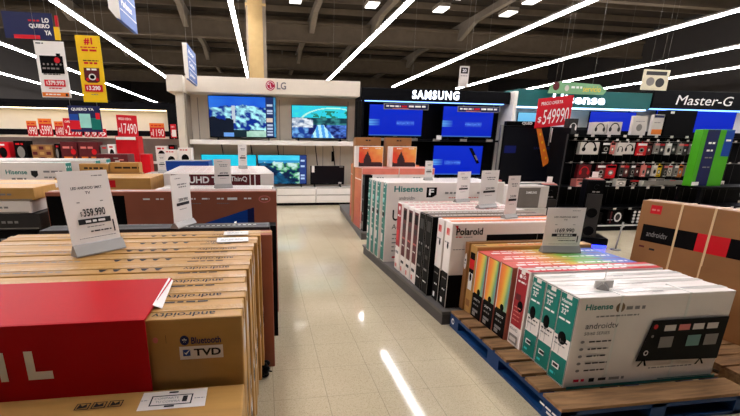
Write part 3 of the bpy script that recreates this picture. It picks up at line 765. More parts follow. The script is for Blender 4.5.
# right of the aisle
price_card('white price card on the red spined boxes, farthest of the trio', 2.16, 4.11, .885, math.radians(18), .19, .33, '229.990', big=False, seed=6)
price_card('wide white price card in the middle of the trio', 2.22, 3.70, .885, math.radians(20), .25, .37, '239.990', big=False, seed=7)
price_card('narrow white price card nearest the grey fronted box', 2.13, 3.17, .878, math.radians(16), .14, .365, '219.990', big=False, seed=8)
price_card('white price card reading 169.990 on the rainbow boxes', 2.285, 2.70, .69, math.radians(-6), .30, .35, '169.990', big=True, seed=9, base=(.03, .05))
price_card('slim white price card on the big white boxes with teal ends', 1.985, 4.67, 1.074, math.radians(5), .1, .23, '399.990', big=False, seed=10)
t = price_card('small white card stand seen edge on atop the nearest white boxes', 1.93, 1.90, .703, math.radians(44), .10, .14, '149.990', big=False, seed=11)
mb = MB(); mb.box(-.055, .055, -.004, .004, 0, .045, PAPER); o = mb.build('cross_plate', t); o.rotation_euler = (0, 0, math.radians(-50))

# ------------------------------------------------------------------ blue pallet with nine cartons, right of the aisle
pallet('blue pallet with wooden boards under the white and rainbow boxes', 1.535, 1.60, 1.22, 1.305, .14, WOOD, PBLUE, mark=True)
def his_front(c, w, h):
    c.text('Hisense', .045, .485, .17, .035, TEXTT, .025)
    c.ell(.262, .492, .028, .03, mat('bronze_print', (110, 86, 60), .4)); c.rect(.258, .462, .264, .522, WHITE); c.bars(.3, .478, .12, .02, TEXTG, 4)
    c.bars(.12, .44, .27, .009, TEXTG, 3)
    c.text('androidtv', .066, .372, .205, .035, TEXTB); c.text('50/60 SERIES', .066, .334, .16, .019, TEXTB)
    for i in range(5):
        v = .285-i*.045; c.ell(.065, v+.008, .013, .009, TEXTG); c.bars(.105, v+.003, .14-.01*(i % 3), .009, DGREY, 20+i)
    c.bars(.05, .04, .07, .018, mat('magenta_ink', (200, 20, 60), .5), 3); c.rect(.15, .035, .185, .06, BLACKC); c.bars(.21, .04, .05, .018, TEXTB, 5); c.bars(.28, .04, .1, .018, TEXTG, 6)
    c.poly([(.432, .155), (.482, .405), (w+.0-.012, .405), (w-.012, .13), (.432, .15)], BLACKC)
    c.ell(.512, .365, .014, .015, RED); c.ell(.505, .305, .009, .009, MGREY); c.ell(.487, .2, .016, .017, PAPER); c.ell(.487, .2, .009, .01, BLACKC)
    for i in range(4): c.rect(.57+i*.095, .335, .645+i*.095, .372, OFFW if i != 1 else PINK)
    c.rect(.555, .23, .645, .30, MGREY); c.rect(.74, .23, .83, .30, mat('teal_grey_print', (90, 130, 124), .4)); c.rect(.86, .23, .95, .30, MGREY)
    c.poly([(.44, .118), (.455, .118), (.48, .158), (.47, .158)], BLACKC); c.poly([(.505, .118), (.49, .118), (.475, .158), (.487, .158)], BLACKC)
    c.poly([(.835, .105), (.85, .105), (.87, .14), (.86, .14)], BLACKC); c.poly([(.9, .105), (.885, .105), (.865, .14), (.877, .14)], BLACKC)
    c.bars(.52, .1, .3, .008, TEXTG, 8); c.rect(0.003, .003, w-.003, .022, TEALH); c.rect(.6, .024, w, .03, TEALH)
def his_spine(c, d, h):
    c.rect(.008, h*.52, d-.008, h-.012, TEAL); c.rect(.008, .012, d-.008, h*.31, TEAL); c.frame(.002, .006, d-.002, h-.004, .003, TEXTB)
    c.text('Hisense', .02, h*.885, d*.55, .022, TEXTW, .02); c.bars(.022, h*.845, d*.4, .01, TEXTW, 3); c.text('32"', .03, h*.765, d*.36, .035, TEXTW, .02); c.bars(.022, h*.70, d*.62, .012, TEXTW, 6)
    c.bars(.02, h*.47, d*.7, .01, TEXTB, 4); c.bars(.02, h*.42, d*.6, .008, TEXTG, 5); c.rect(d*.45, h*.33, d*.47, h*.5, TEXTG); c.rect(d*.2, h*.33, d*.22, h*.5, TEXTG)
    c.rect(.035, h*.16, d-.05, h*.22, TEXTW); c.bars(.042, h*.175, d*.42, .018, TEXTB, 7); c.bars(.03, h*.08, d*.3, .015, mat('cyan_ink', (60, 200, 200), .5), 3)
def white_top(c, w, d):
    r = random.Random(int(w*1000))
    for i in range(8): c.bars(r.uniform(.02, w-.3), r.uniform(.02, d-.03), r.uniform(.1, .3), .004, TEXTG, i)
    c.rect(w*.48, d*.2, w*.55, d*.3, MGREY)
HW = 1.01
HG = 'white cartons with teal ends on the blue pallet'
hb = carton('television_box', 'white television carton with black screen picture, front of the blue pallet', 1.678, 1.775, .14, HW, .14, .56, WHITE, HG, front=his_front, left=his_spine, top=white_top, tape=WTAPE, holes=[('L', .068, .285, .034, .042)], straps=(.262, .70))
b2 = carton('television_box', 'white carton with teal end, second from the front of the blue pallet', 1.698, 1.93, .14, HW, .132, .552, WHITE, HG, left=his_spine, top=white_top, tape=WTAPE, holes=[('L', .05, .31, .03, .045)])
clone(b2, (b2.location.x+.006, b2.location.y+.138, .14), 'white carton with teal end, third from the front of the blue pallet')
def lg32_spine(c, d, h):
    c.rect(.012, h*.26, d-.012, h-.012, mat('crimson_print', (150, 22, 34), .4)); c.ell(d*.36, h*.905, .013, .014, TEXTW); c.text('LG', d*.5, h*.89, .032, .022, TEXTW, .02); c.bars(.03, h*.83, d*.6, .012, TEXTW, 3)
    c.rect(.03, h*.6, d*.6, h*.68, DRED)
    for i in range(4): c.bars(.03, h*.5-i*.03, d*.5, .008, PINK, i)
    c.text('43UHD', .02, h*.2, d*.6, .02, TEXTB); c.rect(.02, .02, d-.03, h*.15, MGREY); c.bars(.03, .035, d*.5, .03, OFFW, 5)
def redtop(c, w, d):
    c.rect(.004, .004, w-.004, d-.004, RED); c.bars(.05, d*.25, w*.7, .02, TEXTW, 4); c.bars(.1, d*.6, w*.7, .02, TEXTW, 9); c.bars(.1, d*.85, w*.6, .008, PINK, 3)
carton('television_box', 'white and crimson television carton between teal and rainbow ones', 1.694, 2.212, .14, .99, .138, .56, WHITE, left=lg32_spine, top=redtop, tape=WTAPE, holes=[('L', .085, .30, .032, .042)])
def rainbow(u, v):
    s = (1-v)*.2+u*.78
    stops = [(0, (.75, .14, .04)), (.3, (.85, .25, .03)), (.5, (.8, .5, .06)), (.62, (.6, .55, .12)), (.72, (.25, .42, .12)), (.85, (.12, .3, .32)), (1.0, (.5, .35, .08)), (1.3, (.6, .3, .05))]
    for (a, ca), (b, cb) in zip(stops, stops[1:]):
        if s <= b: return mixc(ca, cb, (s-a)/(b-a))
    return stops[-1][1]
def rain_spine(c, d, h):
    c.rect(0.003, 0.003, d-.003, h-.003, BLACKC); c.rect(.003, h*.36, .014, h-.003, OFFW); c.pic(.014, h*.38, d-.003, h-.005, 14, 16, rainbow, PICT)
    c.text('SMART TV', .03, h*.27, d*.6, .018, TEXTW); c.bars(.03, h*.2, d*.5, .012, TEXTG, 4); c.bars(.03, h*.1, d*.6, .02, TEXTG, 6); c.rect(.03, .02, d*.5, .05, MGREY)
def rain_topcol(u, v):
    u2 = u+.25*(v-.5)*.3
    stops = [(0, (.55, .05, .03)), (.22, (.7, .08, .05)), (.36, (.75, .25, .04)), (.5, (.6, .4, .05)), (.6, (.2, .45, .06)), (.75, (.12, .35, .1)), (.85, (.05, .12, .45)), (1.2, (.06, .1, .5))]
    for (a, ca), (b, cb) in zip(stops, stops[1:]):
        if u2 <= b: return mixc(ca, cb, (u2-a)/(b-a))
    return stops[-1][1]
def rain_top(c, w, d):
    c.pic(.003, .003, w-.003, d-.003, 40, 3, rain_topcol, PICT); c.bars(.06, d*.3, w*.4, .022, TEXTW, 5); c.bars(.1, d*.65, w*.35, .014, TEXTW, 6); c.bars(w*.55, d*.4, w*.4, .02, TEXTW, 8)
rb = carton('television_box', 'rainbow striped television carton next to the crimson one', 1.672, 2.363, .14, 1.0, .149, .545, mat('dusty_pink_cardboard', (176, 92, 74), .45), 'rainbow striped cartons', left=rain_spine, top=rain_top, holes=[('L', .085, .225, .03, .034)])
clone(rb, (rb.location.x-.006, rb.location.y+.151, .14), 'rainbow striped television carton, middle of the three')
clone(rb, (rb.location.x-.012, rb.location.y+.302, .14), 'rainbow striped television carton next to the kraft ones')
def orange_top(c, w, d): c.rect(w*.1, .01, w*.95, d-.01, mat('amber_print', (214, 160, 84), .45)); c.bars(w*.2, d*.3, w*.6, .02, RED, 4); c.bars(w*.3, d*.7, w*.5, .014, TEXTW, 5)
carton('television_box', 'kraft carton with red and black end label beside the rainbow ones', 1.655, 2.815, .14, 1.02, .10, .575, KRAFT, left=lambda c, d, h: (c.rect(.014, h*.45, d-.014, h*.9, BLACKC), c.rect(.014, h*.66, d-.014, h*.8, RED), c.rect(.02, h*.35, d-.02, h*.6, PAPER), c.rect(.02, h*.1, d-.02, h*.2, KRAFT2)), top=orange_top, holes=[('L', .05, .31, .022, .045)])
carton('television_box', 'brown carton with round white end sticker at the rear of the blue pallet', 1.642, 2.92, .14, 1.0, .06, .585, KRAFT2, left=lambda c, d, h: (c.ell(d*.5, h*.72, d*.32, .07, PAPER), c.bars(d*.3, h*.72, d*.4, .02, TEXTG, 4), c.bars(d*.3, h*.68, d*.3, .01, TEXTG, 5)))

# ------------------------------------------------------------------ grey plinth with the tall cartons
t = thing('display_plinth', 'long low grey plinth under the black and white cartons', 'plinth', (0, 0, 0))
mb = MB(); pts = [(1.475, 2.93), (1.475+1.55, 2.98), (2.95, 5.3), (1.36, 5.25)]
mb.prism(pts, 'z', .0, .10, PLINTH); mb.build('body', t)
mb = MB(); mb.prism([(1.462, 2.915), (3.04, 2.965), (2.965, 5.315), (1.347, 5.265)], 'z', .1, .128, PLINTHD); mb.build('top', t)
ZP = .13
def pol_front(c, w, h):
    c.rect(.003, .003, w-.003, h*.40, BLACKC); c.poly([(.31, .645), (w-.03, .645), (w-.03, .2), (.31, .2)], BLACKC); c.rect(.77, .64, .775, .25, MGREY)
    c.text('Polaroid', .035, .645, .235, .06, TEXTB, .025); c.poly([(.02, .725), (.05, .725), (.045, .695)], RED); c.bars(.035, .625, .06, .009, RED, 3); c.bars(.105, .625, .08, .006, TEXTG, 3)
    c.bars(.02, .52, .18, .006, TEXTG, 5)
    c.rect(.33, .25, w-.05, .58, mat('print_screen_violet', (52, 36, 60), .4))
def pol_spine(c, d, h):
    c.rect(.003, .003, d-.003, h*.42, BLACKC); c.rect(d*.25, h*.85, d*.7, h*.93, PINK); c.rect(d*.3, h*.87, d*.5, h*.93, RED); c.bars(.02, h*.76, d*.6, .012, TEXTG, 4); c.rect(.03, .03, d*.5, .075, TEXTW); c.bars(d*.35, h*.2, .05, .012, TEXTW, 3); c.bars(.03, h*.34, d*.6, .01, TEXTG, 5)
def pink_top(c, w, d): c.rect(.02, d*.5, w-.02, d*.96, ORANGE); c.bars(.05, d*.3, w*.85, .02, PINK, 4); c.bars(.1, d*.65, w*.8, .02, ORANGE, 9)
def multi_top(c, w, d): c.rect(.01, .01, w-.01, d-.01, ORANGE); c.bars(.05, d*.2, w*.9, .025, RED, 4); c.bars(.08, d*.6, w*.85, .02, PAPER, 8)
pb = carton('television_box', 'white over black television carton with black word, front of the plinth', 1.515, 2.985, ZP, 1.08, .125, .745, WHITE, 'white over black cartons', front=pol_front, left=pol_spine, top=pink_top, holes=[('L', .07, .545, .014, .03)])
p2 = clone(pb, (pb.location.x-.008, pb.location.y+.14, ZP), 'white over black television carton, second on the plinth')
def black_spine(c, d, h): c.frame(.003, .003, d-.003, h-.003, .004, MGREY); c.rect(.03, h*.8, d-.03, h*.93, DGREY); c.bars(.03, h*.6, d-.06, .02, TEXTG, 4); c.bars(.03, h*.3, d-.06, .02, TEXTG, 5); c.bars(.03, h*.15, d*.5, .012, TEXTW, 6); c.rect(d*.3, h*.45, d*.7, h*.5, DGREY)
bb = carton('television_box', 'black television carton beside the white over black pair', 1.47, 3.275, ZP, 1.12, .14, .745, BLACKC, 'black cartons on the plinth', left=black_spine, top=lambda c, w, d: (c.rect(.01, .01, w-.01, d-.01, mat('taupe_print', (120, 100, 84), .45)), c.bars(.05, d*.5, w*.8, .014, TEXTW, 4)), holes=[('L', .07, .45, .016, .03)])
clone(bb, (bb.location.x-.005, bb.location.y+.15, ZP), 'black television carton beside the white boxes with dark red ends')
def dr_spine(c, d, h): c.rect(.016, h*.27, d-.016, h-.03, DRED); c.rect(.03, h*.8, d-.03, h*.93, BLACKC); c.ell(d*.5, h*.7, .03, .035, DGREY); c.bars(.03, h*.52, d-.06, .02, PINK, 4); c.bars(.03, h*.42, d-.06, .014, TEXTW, 7); c.bars(.03, h*.16, d*.6, .03, TEXTB, 5); c.rect(.03, .03, d*.5, .08, PINK)
def dr_top(c, w, d): c.bars(.04, d*.25, w*.9, .022, PINK, 4); c.bars(.04, d*.6, w*.9, .022, RED, 9)
db = carton('television_box', 'white television carton with dark red end next to the black pair', 1.468, 3.58, ZP, 1.1, .135, .75, WHITE, 'white cartons with dark red ends', left=dr_spine, top=dr_top)
clone(db, (db.location.x-.006, db.location.y+.145, ZP), 'white television carton with dark red end, middle of the trio')
clone(db, (db.location.x-.012, db.location.y+.29, ZP), 'white television carton with dark red end next to the bright red one')
def red_spine(c, d, h): c.rect(.012, h*.36, d-.012, h-.012, mat('crimson_print', (150, 22, 34), .4)); c.ell(d*.5, h*.92, .022, .024, TEXTW); c.bars(.03, h*.8, d-.06, .02, TEXTW, 4); c.rect(.03, h*.45, d*.6, h*.6, RED); c.bars(.03, h*.25, d*.6, .03, TEXTG, 5); c.rect(.03, .03, d*.6, .07, PINK)
carton('television_box', 'white carton with bright red end before the big white one', 1.452, 4.03, ZP, 1.12, .15, .755, WHITE, left=red_spine, top=dr_top)
def big_front(c, w, h):
    c.text('Hisense', .085, .835, .345, .068, TEXTT, .025); c.poly([(.475, .885), (.60, .885), (.60, .80), (.55, .77), (.475, .77)], BLACKC); c.text('F', .505, .795, .06, .075, TEXTW, .03)
    c.text('androidtv', .15, .745, .19, .04, TEXTB); c.text('UHD 4K', .08, .50, .5, .13, TEXTB, .02); c.text('A6 SERIES', .08, .40, .34, .06, TEXTB)
    for i in range(5): c.bars(.09, .33-.05*i, .3, .015, TEXTG, i)
    c.rect(.62, .12, w-.05, .7, BLACKC); c.bars(.70, .81, .14, .022, TEXTG, 4); c.bars(.9, .81, .1, .022, TEXTG, 6); c.bars(1.1, .81, .2, .022, TEXTG, 7); c.bars(.75, .76, .5, .012, PINK, 7); c.bars(.1, .05, .2, .02, RED, 4)
def big_spine(c, d, h):
    c.rect(.012, .012, d-.012, h-.012, TEAL)
    r = random.Random(3)
    for j in range(11): c.bars(.025, h*(.93-.075*j), d*r.uniform(.25, .5), .012+.006*(j % 3), TEXTW, j)
    c.rect(d*.3, h*.58, d*.75, h*.63, BLACKC); c.rect(.03, h*.25, d*.6, h*.36, PAPER); c.rect(d*.2, h*.75, d*.6, h*.8, mat('mint_print', (150, 210, 200), .4))
hg = carton('television_box', 'big white television carton with teal word, rear half of the plinth', 1.386, 4.39, ZP, 1.45, .15, .94, WHITE, 'big white cartons with teal ends', front=big_front, left=big_spine, top=lambda c, w, d: c.bars(.1, d*.4, w*.8, .014, TEXTG, 4), holes=[('L', .08, .57, .02, .045)], tape=WTAPE)
for i in range(1, 4): clone(hg, (hg.location.x-.012*i-.01, hg.location.y+.015+i*.158, ZP), 'big white carton with teal end, %s from the front of its four' % ORD[i])

# ------------------------------------------------------------------ far plinth with picture boxes
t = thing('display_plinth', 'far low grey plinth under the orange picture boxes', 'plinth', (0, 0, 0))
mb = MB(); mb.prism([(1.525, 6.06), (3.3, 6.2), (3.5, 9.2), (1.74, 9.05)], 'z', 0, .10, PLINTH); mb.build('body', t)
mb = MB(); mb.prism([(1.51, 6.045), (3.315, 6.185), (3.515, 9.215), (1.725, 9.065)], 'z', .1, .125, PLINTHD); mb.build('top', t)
ZQ = .127
def sunset(u, v):
    n_ = fbm(u*6, v*6, 61)
    hill = .16+.10*fbm(u*7, 1, 62)
    spire = .78-abs(u-.36)*2.6
    if v < hill or (v < spire and abs(u-.36) < .15+.03*n_): return (.03, .008, .012)
    return mixc((.75, .06, .02), (.95, .55, .12), (u*.7+v*.5-.35)+.35*(n_-.5))
def pic_front(c, w, h): c.pic(.05 if w < .5 else .06, .015, w-.008, h-.01, 34, 22, sunset, PICT); c.bars(w*.25, h*.88, w*.2, .012, TEXTW, 3); c.bars(w*.7, h*.88, w*.2, .012, TEXTW, 4)
def orange_spine(c, d, h): c.pic(.005, .005, d-.005, h-.005, 6, 20, lambda u, v: mixc((.35, .03, .02), (.62, .2, .05), v*.8+.5*(fbm(u*3, v*9, 71)-.5)), PICT); c.bars(.03, h*.8, d-.06, .02, TEXTW, 4)
carton('television_box', 'narrow black carton at the near corner of the far plinth', 1.56, 6.1, ZQ, .12, .15, .90, BLACKC, left=lambda c, d, h: (c.rect(.02, h*.82, d-.03, h*.95, DGREY), c.bars(.03, h*.55, d*.6, .03, TEXTG, 4), c.bars(.03, h*.3, d*.6, .03, TEXTG, 5), c.rect(.02, .03, d-.03, .16, MGREY)))
def long_white_front(c, w, h): c.rect(.004, h-.1, w-.004, h-.004, mat('salmon_print', (232, 130, 110), .45)); c.bars(w*.4, h-.16, .12, .018, TEXTG, 4); c.rect(.004, .1, w-.004, .3, PINK)
def salmon_top(c, w, d): c.rect(.004, .004, w-.004, d-.004, mat('salmon_print', (232, 130, 110), .45)); c.bars(.06, d*.5, w*.8, .02, TEXTW, 4)
carton('television_box', 'white and salmon carton below the nearer orange picture box', 1.55, 6.27, ZQ, .61, .5, .995, WHITE, 'white and salmon cartons on the far plinth', front=long_white_front, left=orange_spine, top=salmon_top)
carton('television_box', 'white and salmon carton below the second orange picture box', 2.17, 6.27, ZQ, .60, .5, .995, WHITE, 'white and salmon cartons on the far plinth', front=long_white_front, top=salmon_top)
for i, (x, lb) in enumerate(((1.475, 'white box with orange sunset picture nearer the white display wall'), (2.04, 'white box with orange sunset picture nearer the dark display wall'))):
    carton('picture_box', lb, x, 6.42, 1.124, .455, .13, .335, WHITE, 'orange sunset picture boxes', front=pic_front, top=lambda c, w, d: c.rect(.01, .01, w-.01, d-.01, ORANGE))
for i, (x, lb) in enumerate(((1.56, 'tall brown carton behind the orange picture box nearer the white wall'), (2.11, 'tall brown carton behind the orange picture box nearer the dark wall'))):
    carton('television_box', lb, x, 6.86, ZQ, .45, .16, 1.475, KRAFT2, 'brown cartons on the far plinth', front=lambda c, w, h: (c.bars(w*.4, h-.06, .1, .02, TEXTB, 4), c.bars(w*.3, h-.17, .22, .035, TEXTB, 7)))
for i in range(3): carton('television_box', 'orange and red carton, %s behind the brown ones on the far plinth' % ORD[i], 1.63+.02*i, 7.1+i*.19, ZQ, 1.2, .17, 1.0, ORANGE, 'orange cartons on the far plinth', left=orange_spine)

# ------------------------------------------------------------------ beyond the plinth: soundbar box, big dark television, speakers
carton('television_box', 'white carton standing behind the plinth under the grey fronted box', 2.98, 4.98, 0, .92, .5, .655, OFFW)
carton('soundbar_box', 'grey fronted white box lying behind the price cards', 3.30, 5.0, .66, .60, .3, .30, OFFW, front=lambda c, w, h: (c.rect(.004, .004, w-.13, h-.02, mat('warm_grey_print', (112, 104, 98), .45)), c.text('SAMSUNG', .26, h*.66, .16, .032, TEXTW, .02)))
carton('small_box', 'small pink and red box on the black stand before the dark television', 4.1, 6.89, .778, .28, .09, .1, PINK)
t = thing('tv_stand', 'low black stand under the big dark television', 'stand', (5.1, 7.05, 0))
mb = MB(); mb.box(-1.05, .9, -.17, .3, .73, .776, BLACKL, .006); mb.build('top', t)
mb = MB(); mb.box(-1.0, .85, -.15, .28, 0, .729, BLACKL); mb.build('body', t)
def bigtv_bits(t, l):
    mb = MB(); c = Canvas(mb, (-.82, -.004, l), (1, 0, 0), (0, 0, 1)); c.text('SAMSUNG', .62, .60, .32, .045, mat('dim_blue_ink', (30, 40, 90), .4), .02); c.rect(.03, .53, .26, .66, mat('deep_blue_sticker', (10, 20, 90), .4)); c.rect(.93, .73, .95, .98, PAPER); mb.build('sticker', t)
    mb = MB(); mb.box(-.82, -.2, -.03, .06, l+1.012, l+1.09, BLACKP, .006); Canvas(mb, (-.82, -.031, l+1.012), (1, 0, 0), (0, 0, 1)).text('QLED', .3, .015, .2, .055, TEXTW, .02); mb.build('top_sign', t)
television('big switched off television with an orange ribbon beside the accessory rack', 5.2, 7.0, .778, 1.68, 1.01, img_dark, extra=bigtv_bits, nx=2, ny=2)
mb = MB(); mb.prism([(.0, 0), (.10, .0), (.36, -.60), (.25, -.68)], 'y', 0, .004, ORANGE); c = Canvas(mb, (0, -.001, 0), (1, 0, 0), (0, 0, 1))
for a in range(4): c.rect(.08+a*.06, -.12-a*.14, .11+a*.06, -.08-a*.14, YELLOW)
tag(mb.build('ribbon_sign', None, (4.93, 6.9, 1.80)), 'diagonal orange ribbon hanging on the big dark television', 'ribbon')
def red_price(label, x, y, z, rz, w, h, price, small='PRECIO OFERTA', group='red price signs', post=None, orange=False, tilt=0.0, name='price_sign', seed=1):
    t = thing(name, label, 'sign', (x, y, z), rz, group)
    mb = MB(); mb.prism([(0, 0), (w, tilt*w), (w+.0, h+tilt*w), (0, h)], 'y', 0, .008, SIGNRED); mb.build('board', t)
    U = Vector((1, 0, tilt)).normalized()
    mb = MB(); c = Canvas(mb, (0, -.001, 0), U, (0, 0, 1))
    c.text(small, w*.1, h*.76, w*.62, h*.11, TEXTW, .01); c.text('$', w*.06, h*.16, w*.1, h*.22, TEXTW, .01); c.text(price, w*.2, h*.1, w*.74, h*.5, TEXTW, .0)
    if orange: c.rect(0, h*.7, w, h, ORANGE); c.bars(w*.1, h*.8, w*.8, h*.08, RED, 3)
    mb.build('print', t)
    if post is not None:
        mb = MB(); mb.tube((w/2, .014, h*.1), (w/2, .014, post), .008, METAL, 8); mb.build('post', t)
    return t
red_price('tilted red price sign reading 549990 above the big dark television', 4.86, 6.86, 1.80, 0, .68, .50, '549990', tilt=.12, post=-.3)

def speaker(label, x, y, w, h, d, extra=None, group='tower speakers'):
    t = thing('tower_speaker', label, 'speaker', (x, y, 0), math.radians(-25), group)
    mb = MB(); mb.box(-w/2, w/2, -d/2, d/2, .02, h, BLACKP, .03); mb.box(-w*.45, w*.45, -d*.45, d*.45, 0, .03, BLACKL); mb.build('cabinet', t)
    mb = MB(); mb.box(-w*.42, w*.42, -d/2-.012, -d/2+.005, h*.08, h*.8, DGREY, .01); mb.build('grille', t)
    for z, r_ in ((h*.25, w*.32), (h*.52, w*.32), (h*.9, w*.14)):
        mb = MB(); mb.tube((0, -d/2-.013, z), (0, -d/2-.022, z), r_, BLACKL, 20, r_*.92); mb.tube((0, -d/2-.0225, z), (0, -d/2-.014, z), r_*.75, HOLE, 20, r_*.3); mb.build('driver', t)
    mb = MB(); Canvas(mb, (-w*.2, -d/2-.0125, h*.82), (1, 0, 0), (0, 0, 1)).bars(0, 0, w*.4, .02, TEXTG, 3); mb.build('logo', t)
    mb = MB(); mb.box(-w*.3, w*.3, -.01, .01, h, h+.03, OFFW); mb.box(-w*.16, w*.16, -.008, .008, h+.03, h+.11, PAPER); mb.box(-w*.42, w*.42, -d*.3, d*.2, h, h+.012, PINK); mb.build('price_card', t)
    if extra: extra(t)
    return t
def led_foot(t):
    mb = MB(); mb.box(-.30, .28, -.20, .2, .045, .16, BLACKP, .03); mb.build('foot_cabinet', t)
    mb = MB(); mb.box(-.24, .25, -.225, -.19, .012, .05, BLUELED); mb.build('light_ring', t)
speaker('tall black tower speaker with blue light at its foot before the accessory rack', 4.94, 5.40, .24, 1.02, .3, led_foot)
speaker('black tower speaker with white card beside the grey fronted box', 4.08, 5.25, .21, .96, .28)
t = thing('floor_stand', 'thin leaning metal sign stand on the floor past the tower speaker', 'stand', (5.2, 5.05, 0))
mb = MB(); mb.tube((0, 0, .012), (.07, .03, .42), .011, METAL, 8); mb.build('pole', t)
mb = MB(); mb.tube((0, 0, 0), (0, 0, .014), .07, METAL, 16); mb.build('base', t)
mb = MB(); mb.tube((.045, .03, .33), (.10, .03, .36), .012, CARDBASE, 8); mb.build('clamp', t)

# large kraft box at the right
def kr_front(c, w, h):
    c.rect(.045, .60, .425, .74, BLACKC); c.rect(.425, .60, .62, .74, RED); c.rect(.62, .60, 1.3, .74, BLACKC)
    c.text('androidtv', .085, .645, .15, .045, TEXTG); c.rect(.075, .835, .155, .905, RED); c.bars(.085, .86, .055, .014, PINK, 4)
    c.rect(.05, .545, .09, .56, DRED); c.rect(.13, .535, .17, .55, TEXTB); c.bars(.05, .3, .1, .01, TEXTG, 4); c.rect(.5, .2, 1.2, .5, KRAFT2)
KR = math.atan2(-.974, .225)
carton('television_box', 'large kraft television carton with black band standing right of the blue pallet', 3.15, 2.9, .13, 1.4, .17, .935, KRAFT2, front=kr_front, straps=(.287, .495, 1.1), strapm=STRAPY, rz=KR, tape=TAPE)
t = pallet('wooden pallet under the large kraft carton at the right', 2.92, 1.75, .85, 1.0, .127, WOOD, WOOD)

# ------------------------------------------------------------------ accessory rack
GX0, GX1, GY = 5.24, 9.6, 6.62
t = thing('accessory_rack', 'black pegboard rack full of headphones and blister packs', 'rack', (0, GY, 0))
mb = MB(); mb.box(GX0, GX1, .16, .2, .1, 1.78, BLACKL)
for i in range(24): mb.box(GX0+.1+i*.17, GX0+.11+i*.17, .157, .161, .2, 1.74, DGREY)
mb.build('back_panel', t)
mb = MB(); mb.box(GX0-.03, GX0, -.2, .2, 0, 1.80, BLACKL); mb.box(GX0-.036, GX0-.028, -.2, -.17, .3, 1.7, DGREY); mb.build('side_panel', t)
mb = MB(); mb.box(GX0, GX1, -.3, .18, 0, .10, BLACKL); mb.box(GX0, GX1, -.305, -.3, .085, .108, PAPER); mb.build('base_shelf', t)
shelves = [(1.70, .16), (.80, .22), (.42, .26)]
for z, d_ in shelves:
    mb = MB(); mb.box(GX0, GX1, -d_, .16, z-.03, z, BLACKL); s = mb.build('shelf', t)
    for i in range(13):
        x = GX0+.15+i*.32
        mb = MB(); mb.box(x-.03, x+.03, -d_-.006, -d_-.001, z-.04, z, OFFW); mb.build('price_tag', s)
mb = MB(); mb.box(6.9, 8.2, -.21, -.16, .82, .90, MGREY); mb.build('shelf_guard', t)
for z in (1.60, 1.21):
    for i in range(20):
        x = GX0+.14+i*.208
        mb = MB(); mb.tube((x, .16, z), (x, -.16, z), .005, METAL, 6); mb.box(x-.024, x+.024, -.168, -.162, z, z+.032, OFFW if i % 3 else MGREY); mb.build('hook', t)
def pack(label, x, y, z, w, h, d, body, fn, name, cat, group, hang=False):
    t = thing(name, label, cat, (x, y, z), 0, group)
    mb = MB(); mb.box(-w/2, w/2, 0, d, 0, h, body, .004)
    if hang: mb.box(-.012, .012, d*.5-.002, d*.5+.002, h, h+.03, body)
    mb.build('pack', t)
    mb = MB(); c = Canvas(mb, (-w/2, -.0008, 0), (1, 0, 0), (0, 0, 1)); fn(c, w, h); mb.build('front_print', t)
    return t
def pr_headphones(bg_, fg):
    def f(c, w, h):
        c.rect(.004, .004, w-.004, h-.004, bg_)
        n_ = 10; cx, cy = w/2, h*.5
        for i in range(n_):
            a0 = math.pi*i/n_; a1 = math.pi*(i+1)/n_; R0, R1 = w*.34, w*.27
            c.poly([(cx+R0*math.cos(a0), cy+R0*math.sin(a0)), (cx+R0*math.cos(a1), cy+R0*math.sin(a1)), (cx+R1*math.cos(a1), cy+R1*math.sin(a1)), (cx+R1*math.cos(a0), cy+R1*math.sin(a0))], fg); c.k -= 1
        c.k += 1
        c.ell(cx-w*.3, cy-h*.08, w*.1, h*.18, fg); c.ell(cx+w*.3, cy-h*.08, w*.1, h*.18, fg)
    return f
def pr_blister(col, col2, seed):
    def f(c, w, h):
        c.rect(.004, .004, w-.004, h-.004, col); c.rect(.01, h*.78, w-.01, h*.95, col2); c.ell(w*.5, h*.42, w*.28, h*.2, MGREY if seed % 3 else DGREY); c.ell(w*.5, h*.42, w*.15, h*.1, BLACKC if seed % 2 else PAPER); c.bars(.015, h*.08, w*.6, h*.05, TEXTW if seed % 2 else TEXTB, seed)
    return f
COLS = {'white': OFFW, 'black': BLACKC, 'red': RED, 'dark red': DRED, 'grey': MGREY, 'pink': PINK, 'yellow': YELLOW, 'dark grey': DGREY, 'orange': ORANGE, 'silver': OFFW}
# standing on the top shelf
for x, w, h, c1, lb in ((5.35, .17, .26, 'dark grey', 'grey patterned box at the left end of the rack top'), (5.88, .26, .21, 'white', 'white headphone box on the rack top, nearer the left end'), (6.17, .28, .22, 'white', 'white headphone box on the rack top before the blue television')):
    pack(lb, x, GY-.1, 1.70, w, h, .12, COLS[c1], pr_headphones(COLS[c1], DGREY if c1 == 'white' else PAPER), 'headphone_box', 'box', 'boxes on the rack top')
pack('leaning pale card on the rack top', 6.66, GY-.1, 1.70, .30, .33, .05, OFFW, lambda c, w, h: (c.bars(.06, h*.7, .18, .01, TEXTG, 2), c.ell(w*.5, h*.4, .06, .06, MGREY)), 'display_card', 'card', 'boxes on the rack top')
pack('narrow card box with orange foot on the rack top', 7.03, GY-.1, 1.70, .22, .36, .06, OFFW, lambda c, w, h: (c.rect(.004, .02, w-.004, h*.3, ORANGE), c.rect(.01, h*.85, w-.01, h*.97, NAVY), c.bars(.03, h*.6, .13, .012, TEXTG, 2)), 'card_box', 'box', 'boxes on the rack top')
pack('big black box with small white sticker on the rack top', 7.47, GY-.12, 1.70, .62, .44, .2, BLACKC, lambda c, w, h: c.rect(.06, h*.86, .14, h*.95, PAPER), 'black_box', 'box', 'boxes on the rack top')
